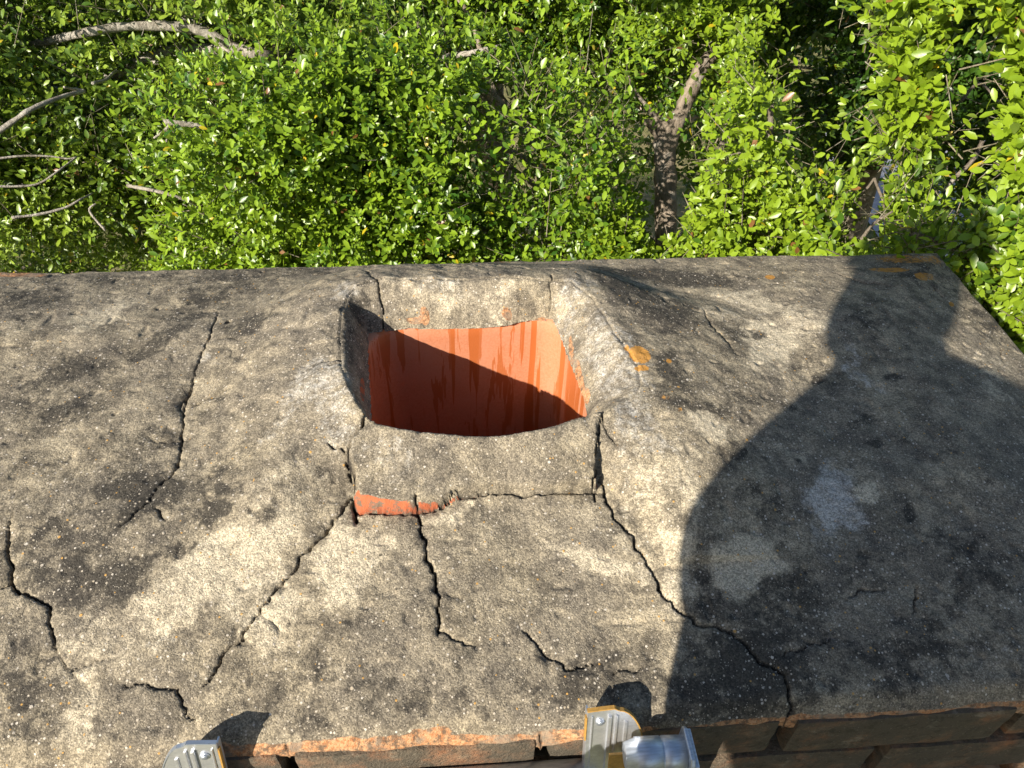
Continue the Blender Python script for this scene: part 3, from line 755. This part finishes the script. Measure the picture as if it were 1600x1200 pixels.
def sprigs(boughs, per, L, r):
    """leafy shoots through the volume of each bough: returns leaf arrays and twig segments"""
    pos = []; dr = []; nm = []; sz = []; ti = []; ta = []; tb = []
    for (c, rad, dens, tone) in boughs:
        c = np.array(c); rad = np.array(rad); m = int(per*dens)
        u = norm(r.normal(size=(m, 3))); q = r.random(m)**.42
        p = c+u*rad*q[:, None]
        g = norm(u*rad[::-1].mean()+np.array([0, 0, .45])*rad.mean()+TOSUN*.35*rad.mean()+r.normal(size=(m, 3))*.42*rad.mean())
        ln = r.uniform(.07, .17, m)*L/.04
        base_ = p-g*ln[:, None]*.6; tipp = p+g*ln[:, None]*.4
        ta.append(base_-g*ln[:, None]*.7); tb.append(tipp)
        a0 = norm(np.cross(g, r.normal(size=(m, 3)))); b0 = np.cross(g, a0)
        nl = 13
        bt = tone+r.normal(size=m)*.17
        for k in range(nl):
            t = k/(nl-1); s = .10+.90*t
            keep = r.random(m) < (.75+.25*t)
            if k >= nl-4: s = 1.0; sp = .45+.25*r.random(m)
            else: sp = .95+.35*r.random(m)
            an = k*2.4+r.random(m)*.9
            side = a0*np.cos(an)[:, None]+b0*np.sin(an)[:, None]
            dd = norm(g*np.cos(sp)[:, None]+side*np.sin(sp)[:, None]+r.normal(size=(m, 3))*.12)
            pp = base_+(tipp-base_)*s
            nn = norm(g*.9-side*.5+np.array([0, 0, .65])+TOSUN*.35+r.normal(size=(m, 3))*.42)
            pos.append(pp[keep]); dr.append(dd[keep]); nm.append(nn[keep])
            sz.append((L*r.uniform(.42, 1.25, m)*(1-.25*(t > .85)))[keep]); ti.append(np.clip(bt+r.normal(size=m)*.19+.12*t, 0, .94)[keep])
    pos, dr, nm = map(np.concatenate, (pos, dr, nm)); sz = np.concatenate(sz); ti = np.concatenate(ti)
    ye = r.random(len(ti)); ti[ye < .012] = .965; ti[ye < .004] = 1.0
    return pos, dr, nm, sz, ti, np.concatenate(ta), np.concatenate(tb)
def limb(a, b, r0, r1, r, sag=.1, n=9):
    a = np.array(a, float); b = np.array(b, float); l = np.linalg.norm(b-a)
    off = r.normal(size=3)*sag*l; off2 = r.normal(size=3)*sag*.5*l
    T = np.linspace(0, 1, n)[:, None]
    P = a+(b-a)*T+off*np.sin(T*math.pi)+off2*np.sin(T*2*math.pi)
    return tube(P, np.linspace(r0, r1, n)*(1+.12*r.normal(size=n)), 9)
# clearings in the foliage: axis from the viewer's side, half sizes, reach, share of shoots left standing
CLEAR = [(1050,215,60,145,2.55,.05),(1041,290,44,100,2.6,.0),(1085,140,40,70,2.6,.05),(1105,110,40,60,2.6,.2),(1050,180,70,110,3.2,.5),(960,200,50,40,2.2,.4),(880,190,60,50,1.95,.4),(785,152,38,20,99,.06),(765,255,75,60,2.3,.3),(735,215,34,30,2.3,.5),
         (1275,80,95,85,2.9,.03),(1305,190,75,85,2.7,.08),(1270,85,40,35,4.2,.1),(1520,120,70,110,2.7,.03),(1520,250,62,90,2.6,.08),(1475,330,50,36,2.3,.3),(1363,300,26,50,99,.0),(1345,356,38,30,99,.02),(1388,255,30,24,99,.12),
         (38,262,60,28,2.5,.35),(215,120,60,30,2.6,.45),(960,130,40,60,2.6,.5),(290,150,90,40,3.0,.55),(1140,200,22,60,2.6,.4),(930,330,40,36,2.4,.5),(590,350,30,30,2.2,.5),(1420,330,40,20,2.0,.5),(980,300,25,60,2.4,.3)]
LANES = []      # lit wood: shoots standing between it and the sun are thinned
def lanes(p, r):
    keep = np.ones(len(p), bool); q_ = r.random(len(p))
    for a, w, k in LANES:
        v = p-np.array(a); t = -(v @ SUN); dd = np.linalg.norm(v+SUN*t[:, None], axis=1)
        keep &= ~((t > .03) & (t < 2.2) & (dd < w) & (q_ > k))
    return keep
def cleared(p, r, limbs=()):
    v = (p-CAM) @ RW; d = np.linalg.norm(p-CAM, axis=1)
    u = 800+F*v[:, 0]/-v[:, 2]; w = 600-F*v[:, 1]/-v[:, 2]
    keep = np.ones(len(p), bool); rn_ = r.random(len(p))
    for cx, cy, rx, ry, dm, k in CLEAR:
        q = np.sqrt(((u-cx)/rx)**2+((w-cy)/ry)**2)+ (vn(u, w, 14, 3)-.5)*.5
        keep &= ~((q < 1) & (d < dm) & (rn_ > k))
    for pts, wd in limbs:
        dd, par = segdist(u, w, [(a, b) for a, b, _ in pts]); D = np.interp(par, np.linspace(0, 1, len(pts)), [c for _, _, c in pts])
        keep &= ~((dd < wd) & (d < D+.03) & (rn_ > .10))
    return keep
def tree(name, label, boughs, root, fork, rt, L, per, leafmat, seed, extra=(), pale=False, group='trees growing beyond the chimney', limb_r=.011):
    r = np.random.default_rng(seed)
    t = empty(name, tuple(root), label, 'tree', group)
    pos, dr, nm, sz, ti, ta, tb = sprigs(boughs, per, L, r)
    nv = fbm(pos[:, 0]+.6*pos[:, 2], pos[:, 1]*.8-.8*pos[:, 2], .30, 2, 7)
    kp = cleared(pos, r, LIMBS) & lanes(pos, r) & ~((nv < .40) & (r.random(len(pos)) < .78)); pos, dr, nm, sz, ti = pos[kp], dr[kp], nm[kp], sz[kp], ti[kp]
    kt = cleared((ta+tb)/2, r, LIMBS); ta, tb = ta[kt], tb[kt]
    cr = link('crown', leaves_mesh('crown', pos, dr, nm, sz, ti), leafmat, t)
    kk = r.random(len(ta)) < .13; ta, tb = ta[kk], tb[kk]; rr = r.uniform(.0006, .0013, len(ta))
    if len(ta) > 40: link('twigs', prisms_mesh('twigs', ta, tb, rr*1.3, rr*.6), TWIG, cr)
    geos = []
    root = np.array(root, float); fork = np.array(fork, float)
    n = 16; T = np.linspace(0, 1, n)[:, None]
    P = root+(fork-root)*T+np.array([.1, .06, 0])*np.sin(T*5)*np.sin(T*math.pi)
    geos.append(tube(P, np.linspace(rt*1.35, rt, n)*(1+.05*r.normal(size=n)), 18))
    for (c, rad, dens, tone) in boughs:
        a_ = fork+(np.array(c)-fork)*np.linspace(.1, 1, 16)[:, None]
        if (~cleared(a_, np.random.default_rng(3), LIMBS)).any(): continue
        geos.append(limb(fork-np.array([0, 0, .02]), c, limb_r, .006, r, .07))
    for e in extra: geos.append(e)
    link('trunk', mesh_bm('trunk', geos), (BARKM if pale == 2 else BARKP) if pale else BARK, t)
    return t
LEAF_A = mat_leaf('leaf_mid_green', (.040, .110, .010), (.235, .360, .022), (.50, .40, .02))
LEAF_B = mat_leaf('leaf_fresh_green', (.045, .110, .008), (.240, .350, .020), (.55, .42, .02))
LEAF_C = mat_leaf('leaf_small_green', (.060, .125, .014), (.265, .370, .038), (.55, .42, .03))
LEAF_D = mat_leaf('leaf_shade_green', (.018, .055, .008), (.070, .150, .014), (.30, .26, .02))  # darker copy of the leaf colour, standing for shade deep in the foliage

def bl(lst, jitter=0):
    """(px, py, distance, radius, density, tone) -> bough"""
    out = []
    for (px, py, d, rad, dens, tone) in lst:
        out.append((at(px, py, d), (rad*1.12, rad, rad*.9), dens, tone))
    return out
def add_lane(pts, w, k):
    for (x, y, d) in pts: LANES.append((at(x, y, d), w, k))
def fill(x0, x1, y0, y1, d0, d1, rad, nx, ny, tone, r, dens=1.0, skip=()):
    out = []
    for i in range(nx):
        for j in range(ny):
            px = x0+(x1-x0)*(i+.5+r.uniform(-.35, .35))/nx; py = y0+(y1-y0)*(j+.5+r.uniform(-.35, .35))/ny
            if any(abs(px-a)/w+abs(py-b)/h < 1 for a, b, w, h in skip): continue
            d = d0+(d1-d0)*(1-(py-y0)/(y1-y0))
            out.append((px, py, d*r.uniform(.93, 1.07), rad*r.uniform(.8, 1.2), dens, tone+r.uniform(-.24, .2)))
    return out
R_ = random.Random(5)
def gp(px, py): # ground point
    return un(px, py, GZ)

add_lane([(1040,y_,2.5) for y_ in range(200, 350, 25)], .075, .22)
add_lane([(1065,170,2.5),(1085,130,2.5),(1100,100,2.5)], .06, .25)
add_lane([(470,93,2.6),(430,88,2.4),(370,74,2.37),(330,55,2.37),(285,43,2.37),(240,42,2.37),(190,42,2.37),(140,50,2.37),(90,62,2.4)], .05, .35)
add_lane([(300,196,2.02),(40,180,2.1),(100,150,2.17),(290,312,2.15)], .05, .35)
# left tree: small leaves, long bare grey limbs
DOFF = 0
def path_px(pts, r0, r1, seg=12):
    P = [at(x, y, d+DOFF) for x, y, d in pts]
    Q = []; n = len(P)
    for i in range(n-1):
        p0, p1, p2, p3 = P[max(i-1, 0)], P[i], P[i+1], P[min(i+2, n-1)]
        for k in range(5):
            t = k/5; Q.append(.5*((2*p1)+(p2-p0)*t+(2*p0-5*p1+4*p2-p3)*t*t+(3*p1-p0-3*p2+p3)*t**3))
    Q.append(P[-1]); Q = np.array(Q)
    rad = np.linspace(r0, r1, len(Q))*(1+.07*np.random.default_rng(abs(int(pts[0][0]))+7).normal(size=len(Q)))
    return tube(Q, rad, seg)
D1 = 2.75; DOFF = -.38
LIMBS = [([(470,95,3.0),(370,76,D1),(330,55,D1),(280,42,D1),(190,42,D1),(130,52,D1),(60,68,2.9)], 17), ([(372,78,2.8),(310,76,2.85),(260,80,2.85),(215,96,2.85),(185,118,2.9)], 13),
  ([(-30,225,2.5),(50,170,2.5),(132,143,2.6)], 15), ([(255,190,2.4),(328,199,2.42)], 9), ([(268,192,2.4),(240,216,2.4)], 6), ([(0,244,2.5),(118,246,2.5)], 6), ([(-10,291,2.4),(60,287,2.4),(90,268,2.4),(120,245,2.45)], 7),
  ([(18,340,2.3),(100,325,2.3),(145,302,2.35)], 7), ([(700,88,2.9),(785,72,2.8)], 8), ([(230,295,2.5),(315,325,2.55)], 7), ([(1535,220,1.9),(1475,300,1.9)], 6)]
LIMBS = [([(a, b, c+(DOFF if a < 900 else 0)) for a, b, c in p_], w_) for p_, w_ in LIMBS]
big_limbs = [path_px([(560,104,3.3),(475,96,3.0),(420,88,D1),(370,76,D1),(330,55,D1),(280,42,D1),(190,42,D1),(130,52,D1),(60,68,2.9),(20,75,3.2)], .018, .008),
 path_px([(372,78,D1+.02),(310,76,2.85),(260,80,2.85),(215,96,2.85),(185,118,2.9),(150,135,3.1)], .016, .006),
 path_px([(-30,225,2.5),(20,190,2.5),(50,170,2.5),(100,150,2.55),(132,143,2.6)], .0062, .0045),
 path_px([(132,143,2.6),(118,140,2.6),(100,136,2.55)], .006, .002),
 path_px([(350,90,2.85),(330,110,2.85),(300,140,2.85),(265,178,2.9)], .007, .003),
 path_px([(255,190,2.4),(290,194,2.4),(328,199,2.42),(350,205,2.6)], .0065, .006),
 path_px([(268,192,2.4),(256,205,2.4),(240,216,2.4)], .004, .002), path_px([(267,193,2.4),(263,208,2.4),(260,222,2.4)], .003, .002),
 path_px([(-20,250,2.5),(30,244,2.5),(75,244,2.5),(105,248,2.5),(118,246,2.5)], .0026, .0018),
 path_px([(-10,291,2.4),(30,291,2.4),(60,287,2.4),(90,268,2.4),(120,245,2.45)], .0030, .0018),
 path_px([(18,340,2.3),(60,335,2.3),(100,325,2.3),(125,312,2.3),(145,302,2.35)], .0030, .0018),
 path_px([(145,130,2.5),(165,125,2.6),(180,112,2.7),(195,115,2.8)], .004, .003),
 path_px([(200,290,2.6),(250,300,2.5),(290,312,2.5),(315,325,2.55)], .005, .003),
 path_px([(165,360,2.4),(140,330,2.4),(150,318,2.4)], .003, .002),
 path_px([(640,112,3.1),(690,92,2.9),(740,82,2.8),(785,72,2.8)], .012, .006)]
skipL = [(300,55,190,28)]
b1 = bl(fill(-260, 520, -60, 470, 3.1, 2.30, .27, 7, 5, .52, R_, 1.0, skipL))+bl(fill(-200, 500, -120, 60, 4.6, 3.8, .42, 5, 3, .45, R_, 1.0))
tree('evergreen_tree', 'small leaved tree at the left with long bare grey limbs crossing its crown', b1, (-1.9, 3.6, GZ), at(430, 150, 3.3), .10, .0215, 400, LEAF_C, 21, big_limbs, True)
DOFF = 0
# centre left tree
b2 = bl(fill(330, 1010, 120, 440, 2.35, 1.85, .23, 7, 4, .62, R_, 1.0, [(765,240,60,50),(1040,220,60,200)]))
tree('evergreen_tree', 'dense bright green tree filling the view straight behind the flue', b2, (-.1, 2.9, GZ), at(620, 330, 2.5), .09, .0225, 430, LEAF_A, 22)
# tall crown above, farther
b3 = bl(fill(430, 1180, -150, 130, 3.3, 2.7, .31, 7, 3, .60, R_, 1.0, [(1060,90,50,60)]))
b3 += [((.42, 1.80, .46), (.26, .2, .16), 1.6, .6), ((.80, 1.70, .55), (.30, .2, .17), 1.6, .6), ((1.10, 1.85, .50), (.28, .2, .17), 1.6, .6), ((.12, 1.75, .50), (.2, .15, .12), 1.2, .6)]  # unseen boughs above the frame, added to shade the hollows at right
ex = [path_px([(1040,400,2.5),(1040,345,2.5),(1040,290,2.5),(1039,240,2.5),(1040,205,2.5),(1040,188,2.5)], .031, .037, 20),
      path_px([(1046,215,2.5),(1062,180,2.5),(1080,140,2.5),(1100,100,2.52),(1125,75,2.6),(1160,40,2.7),(1210,0,2.8)], .027, .014, 16),
      path_px([(1034,205,2.5),(1025,185,2.49),(1010,165,2.48),(990,140,2.47),(978,110,2.46)], .009, .004),
      path_px([(1030,210,2.5),(1018,196,2.49),(1008,190,2.47)], .020, .008)]
trk = at(1040, 400, 2.5)
tree('evergreen_tree', 'tree with a forked grey brown trunk showing between the leaves right of centre', b3, (trk[0]-.02, trk[1]+.05, GZ), at(1040, 385, 2.5), .037, .026, 380, LEAF_A, 23, ex, 2)
# low bright tree right of the trunk
b4 = bl(fill(1090, 1330, 150, 440, 2.15, 1.75, .19, 3, 4, .78, R_, 1.0, [(1320,180,70,110),(1368,320,36,60)])+
        [(980,390,2.0,.16,1,.6),(1060,395,2.0,.13,1,.6),(1130,60,2.4,.17,1,.7),(1100,20,2.5,.2,1,.6),(1180,110,2.3,.13,.8,.75),(1180,360,1.8,.16,1,.8),(1290,370,1.75,.13,1,.8)])
tree('evergreen_tree', 'yellowish green sunlit tree between the forked trunk and the grey gap', b4, (1.6, 2.9, GZ), at(1200, 420, 2.3), .07, .0235, 390, LEAF_B, 24, limb_r=.014)
# hanging crown, upper right, nearest
b5 = bl([(1400,30,1.75,0.088,1,.8),(1430,95,1.65,0.095,1.1,.85),(1400,150,1.62,0.088,1,.85),(1440,170,1.6,0.075,1,.8),(1410,215,1.62,0.068,1,.82),(1455,130,1.6,0.068,.9,.8),(1480,205,1.65,0.048,.7,.8),(1340,20,1.9,0.075,.7,.6),
         (1560,30,1.5,0.061,.7,.9),(1600,90,1.5,0.054,.8,.85),(1590,190,1.45,0.041,.8,.85),(1600,250,1.45,0.041,.8,.85),(1440,255,1.75,0.061,.8,.7),(1660,140,1.5,0.095,1,.8),(1500,-40,1.7,0.109,1,.8),(1640,-30,1.6,0.102,1,.8)])
tree('evergreen_tree', 'nearest sunlit boughs hanging down before the dark hollow at upper right', b5, (3.3, 1.9, GZ), at(1830, -120, 2.3), .06, .026, 150, LEAF_B, 25, limb_r=.010)
# lower right tree
b6 = bl(fill(1390, 1800, 350, 640, 1.95, 1.55, .17, 4, 4, .62, R_, 1.0)+[(1425,310,1.85,.07,.8,.7),(1440,350,1.8,.09,.9,.7),(1590,350,2.0,.09,.8,.55)])
tw = [path_px([(1535,220,1.9),(1520,250,1.9),(1490,280,1.9),(1475,300,1.9),(1460,325,1.9)], .005, .003), path_px([(1500,160,2.1),(1530,130,2.1),(1560,160,2.1)], .004, .002),
      path_px([(1345,375,1.72),(1365,350,1.7),(1395,330,1.7)], .004, .002), path_px([(1345,305,1.8),(1358,290,1.8),(1366,278,1.8)], .003, .002), path_px([(1366,278,1.8),(1372,295,1.8),(1378,310,1.8),(1384,335,1.8)], .003, .002)]
tree('evergreen_tree', 'leafy tree with pale bare twigs beside the right edge of the chimney', b6, (2.0, 1.9, GZ), at(1560, 480, 2.1), .07, .0215, 360, LEAF_B, 26, tw, limb_r=.012)
# dark tree behind at right
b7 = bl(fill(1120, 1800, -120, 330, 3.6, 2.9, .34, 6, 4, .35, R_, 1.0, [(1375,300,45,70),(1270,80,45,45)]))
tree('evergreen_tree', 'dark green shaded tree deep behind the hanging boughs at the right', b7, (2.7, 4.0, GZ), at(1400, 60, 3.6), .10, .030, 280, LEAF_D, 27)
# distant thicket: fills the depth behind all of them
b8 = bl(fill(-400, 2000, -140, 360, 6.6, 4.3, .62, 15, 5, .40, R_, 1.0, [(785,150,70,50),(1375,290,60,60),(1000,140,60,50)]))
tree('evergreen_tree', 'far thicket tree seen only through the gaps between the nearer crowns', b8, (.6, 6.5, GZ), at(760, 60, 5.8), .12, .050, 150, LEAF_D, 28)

# ------------------------------------------------------------------ ground
def disc(name, r, z, n=64, mat=None):
    a = np.linspace(0, 2*math.pi, n, endpoint=False)
    co = np.concatenate([[[0, 0, z]], np.stack([r*np.cos(a), r*np.sin(a), np.full(n, z)], 1)])
    f = np.array([(0, 1+k, 1+(k+1) % n) for k in range(n)])
    o = link(name, mesh_np(name, co, f), mat); return o
tag(disc('ground', 600, GZ, mat=mat_ground()), 'dry grass and soil seen through gaps in the trees', None, None, 'structure')
pm = mat_plain('grey_concrete_path', (.30, .31, .34), .9, .2, 3)
c = un(1385, 280, GZ)
P = np.array([(c[0]-.9, c[1]-2.2, GZ+.02), (c[0]+2.2, c[1]-2.0, GZ+.02), (c[0]+2.6, c[1]+2.0, GZ+.02), (c[0]-.6, c[1]+1.6, GZ+.02)])
tag(link('path', mesh_np('path', P, np.array([(0, 1, 2, 3)])), pm, None, False), 'smooth grey path on the ground glimpsed through the leaves', None, None, 'structure')

#PERSON
# ------------------------------------------------------------------ the photographer on the ladder, behind the camera
def shadow_fit(p):      # shifts and stretches the unseen figure to fit its cast shadow
    x, y, z = p[0]+.05, p[1], p[2]
    return (x+.123*max(z, 0), y, z*(1.156 if z > 0 else 1.0))
def skin(name, joints, edges, mat, parent, root=0, sub=2):
    if name != 'hand': joints = [(*shadow_fit(j), *j[3:]) for j in joints]
    me = bpy.data.meshes.new(name)
    me.from_pydata([j[:3] for j in joints], edges, [])
    o = bpy.data.objects.new(name, me); COL.objects.link(o); me.materials.append(mat)
    o.modifiers.new('skin', 'SKIN')
    if not me.skin_vertices: 
        bpy.context.view_layer.objects.active = o
    sv = me.skin_vertices[0].data
    for i, j in enumerate(joints):
        rx = j[3]; ry = j[4] if len(j) > 4 else j[3]
        sv[i].radius = (rx, ry); sv[i].use_root = (i == root)
    m = o.modifiers.new('sub', 'SUBSURF'); m.levels = sub; m.render_levels = sub
    for p in me.polygons: p.use_smooth = True
    o.modifiers['skin'].use_smooth_shade = True
    if parent:
        o.parent = parent; o.matrix_parent_inverse = Matrix.Translation(-Vector(parent.location))
    return o
SKINM = mat_plain('tanned_skin', (.42, .24, .16), .55, .12, 60)
SHIRT = mat_plain('navy_work_shirt', (.035, .05, .09), .85, .35, 25)
JEANS = mat_plain('blue_denim', (.06, .085, .15), .9, .35, 60)
BOOT = mat_plain('brown_boot_leather', (.12, .07, .035), .6, .3, 40)
CAPM = mat_plain('dark_cap_cloth', (.03, .035, .045), .85, .3, 60)
person = empty('person', (-.10, -.32, -1.02), 'person in a navy work shirt and dark cap standing on the ladder with arms raised', 'person')
PX = dict(hipc=(-.16,-.34,-.12), waist=(-.19,-.32,.08), chest=(-.235,-.25,.29), upper=(-.245,-.17,.420), neck=(-.345,-.10,.515), nk2=(-.360,-.09,.552), head=(-.398,-.06,.615), top=(-.440,-.05,.680),
          ls=(-.400,-.13,.505), le=(-.340,-.09,.375), lw=(-.035,.10,.10), rs=(-.105,-.14,.425), re=(.06,-.17,.34), rw=(.085,-.085,.47),
          lh=(-.235,-.34,-.24), lk=(-.20,-.16,-.58), la=(-.17,-.30,-.98), rh=(-.065,-.34,-.24), rk=(.00,-.18,-.60), ra=(.04,-.30,-.98))
def J(k, *r): return (*PX[k], *r)
# body in one skin surface
body = skin('body', [J('hipc',.10,.085), J('waist',.11,.085), J('chest',.12,.10), J('upper',.10,.085), J('neck',.064), J('nk2',.062), J('head',.072,.085), J('top',.068,.080),
    J('ls',.055), J('le',.040), J('lw',.026), J('rs',.055), J('re',.040), J('rw',.026),
    J('lh',.085), J('lk',.058), J('la',.042), J('rh',.085), J('rk',.058), J('ra',.042),
    (-.378,-.035,.565,.048,.05), (-.17,-.21,-1.01,.04,.03), (.04,-.21,-1.01,.04,.03)],
    [(0,1),(1,2),(2,3),(3,4),(4,5),(5,6),(6,7),(3,8),(8,9),(9,10),(3,11),(11,12),(12,13),(0,14),(14,15),(15,16),(0,17),(17,18),(18,19),(6,20),(16,21),(19,22)], SKINM, person)
shirt = skin('shirt', [(-.16,-.335,-.22,.150,.128), J('waist',.135,.11), J('chest',.135,.12), J('upper',.115,.10), (-.318,-.11,.492,.080,.075),
    J('ls',.080), J('le',.056), (-.115,.035,.20,.042), J('rs',.068), J('re',.056), (.08,-.105,.43,.040)],
    [(0,1),(1,2),(2,3),(3,4),(3,5),(5,6),(6,7),(3,8),(8,9),(9,10)], SHIRT, person)
jeans = skin('trousers', [(-.165,-.335,-.02,.132,.108), J('hipc',.140,.115), J('lh',.105), J('lk',.075), (-.17,-.285,-.90,.062), J('rh',.105), J('rk',.075), (.045,-.285,-.90,.062)],
    [(0,1),(1,2),(2,3),(3,4),(1,5),(5,6),(6,7)], JEANS, person)
for sx in (-.17, .04):
    skin('boot', [(sx,-.30,-.93,.056), (sx,-.30,-.99,.050), (sx,-.22,-1.0,.046,.036), (sx,-.14,-1.005,.042,.03)], [(0,1),(1,2),(2,3)], BOOT, person)
cap = skin('cap', [(-.418,-.065,.655,.088,.094), (-.447,-.055,.705,.080,.086), (-.467,-.05,.735,.05,.055), (-.415,.03,.655,.07,.012), (-.405,.075,.650,.05,.008)], [(0,1),(1,2),(0,3),(3,4)], CAPM, person)
skin('hair', [(-.388,-.095,.60,.060,.04), (-.420,-.080,.65,.070,.06)], [(0,1)], mat_plain('brown_hair', (.05,.03,.018), .8, .3, 120), person)
for sd_ in (-1, 1):
    P, Fq = tube([shadow_fit((-.408+sd_*.030, .016, .625+sd_*.010)), shadow_fit((-.408+sd_*.030, .022, .625+sd_*.010))], [.013, .008], 12)
    link('eye', mesh_bm('eye', [(P, Fq)]), mat_plain('eye_white', (.6,.6,.58), .3, .1), body)
skin('nose', [(-.403,.015,.607,.010), (-.398,.034,.592,.013)], [(0,1)], SKINM, body, sub=1)
skin('mouth', [(-.405,.008,.562,.005), (-.389,.014,.570,.007), (-.373,.008,.576,.005)], [(0,1),(1,2)], mat_plain('lips', (.35,.13,.10), .5), body, root=1, sub=1)
# phone just behind the lens, and two hands holding it
fwd = -RW[:, 2]; rt = RW[:, 0]; upv = RW[:, 1]
pc = CAM - fwd*.009
bm = bmesh.new(); bmesh.ops.create_cube(bm, size=1)
me = bpy.data.meshes.new('phone')
for v in bm.verts:
    a, b, c_ = v.co; v.co = Vector(pc + rt*(a*.148+.055) + upv*(b*.071-.02) - fwd*(c_*.008))
bm.to_mesh(me); bm.free()
ph = finish(link('phone', me, DARKP, None, False), .004, 3)
tag(ph, 'thin dark phone held sideways above the chimney top', 'phone')
def hand(wrist, target, grip, side):
    w = np.array(wrist); tg = np.array(target); ax = norm(tg-w); palm = w+ax*.05
    js = [(*w, .024, .020), (*(w+ax*.035), .030, .016), (*palm, .034, .014)]; ed = [(0,1),(1,2)]
    g = np.array(grip); wid = norm(np.cross(ax, g))
    for i, (o_, ln) in enumerate(((-.030,.060),(-.010,.070),(.010,.066),(.028,.052))):
        b0 = palm+wid*o_+ax*.028; m1 = b0+ax*ln*.42+g*.010; m2 = m1+ax*ln*.22+g*.020; m3 = m2-ax*ln*.05+g*.020
        n = len(js); js += [(*b0,.0095),(*m1,.0088),(*m2,.0080),(*m3,.0068)]; ed += [(2,n),(n,n+1),(n+1,n+2),(n+2,n+3)]
    t0 = w+ax*.030-wid*.030*side; t1 = t0+ax*.022-wid*.016*side+g*.014; t2 = t1+ax*.026+g*.016
    n = len(js); js += [(*t0,.012),(*t1,.0105),(*t2,.0085)]; ed += [(1,n),(n,n+1),(n+1,n+2)]
    return skin('hand', js, ed, SKINM, body, 0, 1)
hand(shadow_fit(PX['rw']), pc+rt*.125-upv*.03-fwd*.01, fwd*.6+upv*.4, 1)
hand(shadow_fit(PX['lw']), (.02, .18, .02), -upv, -1)
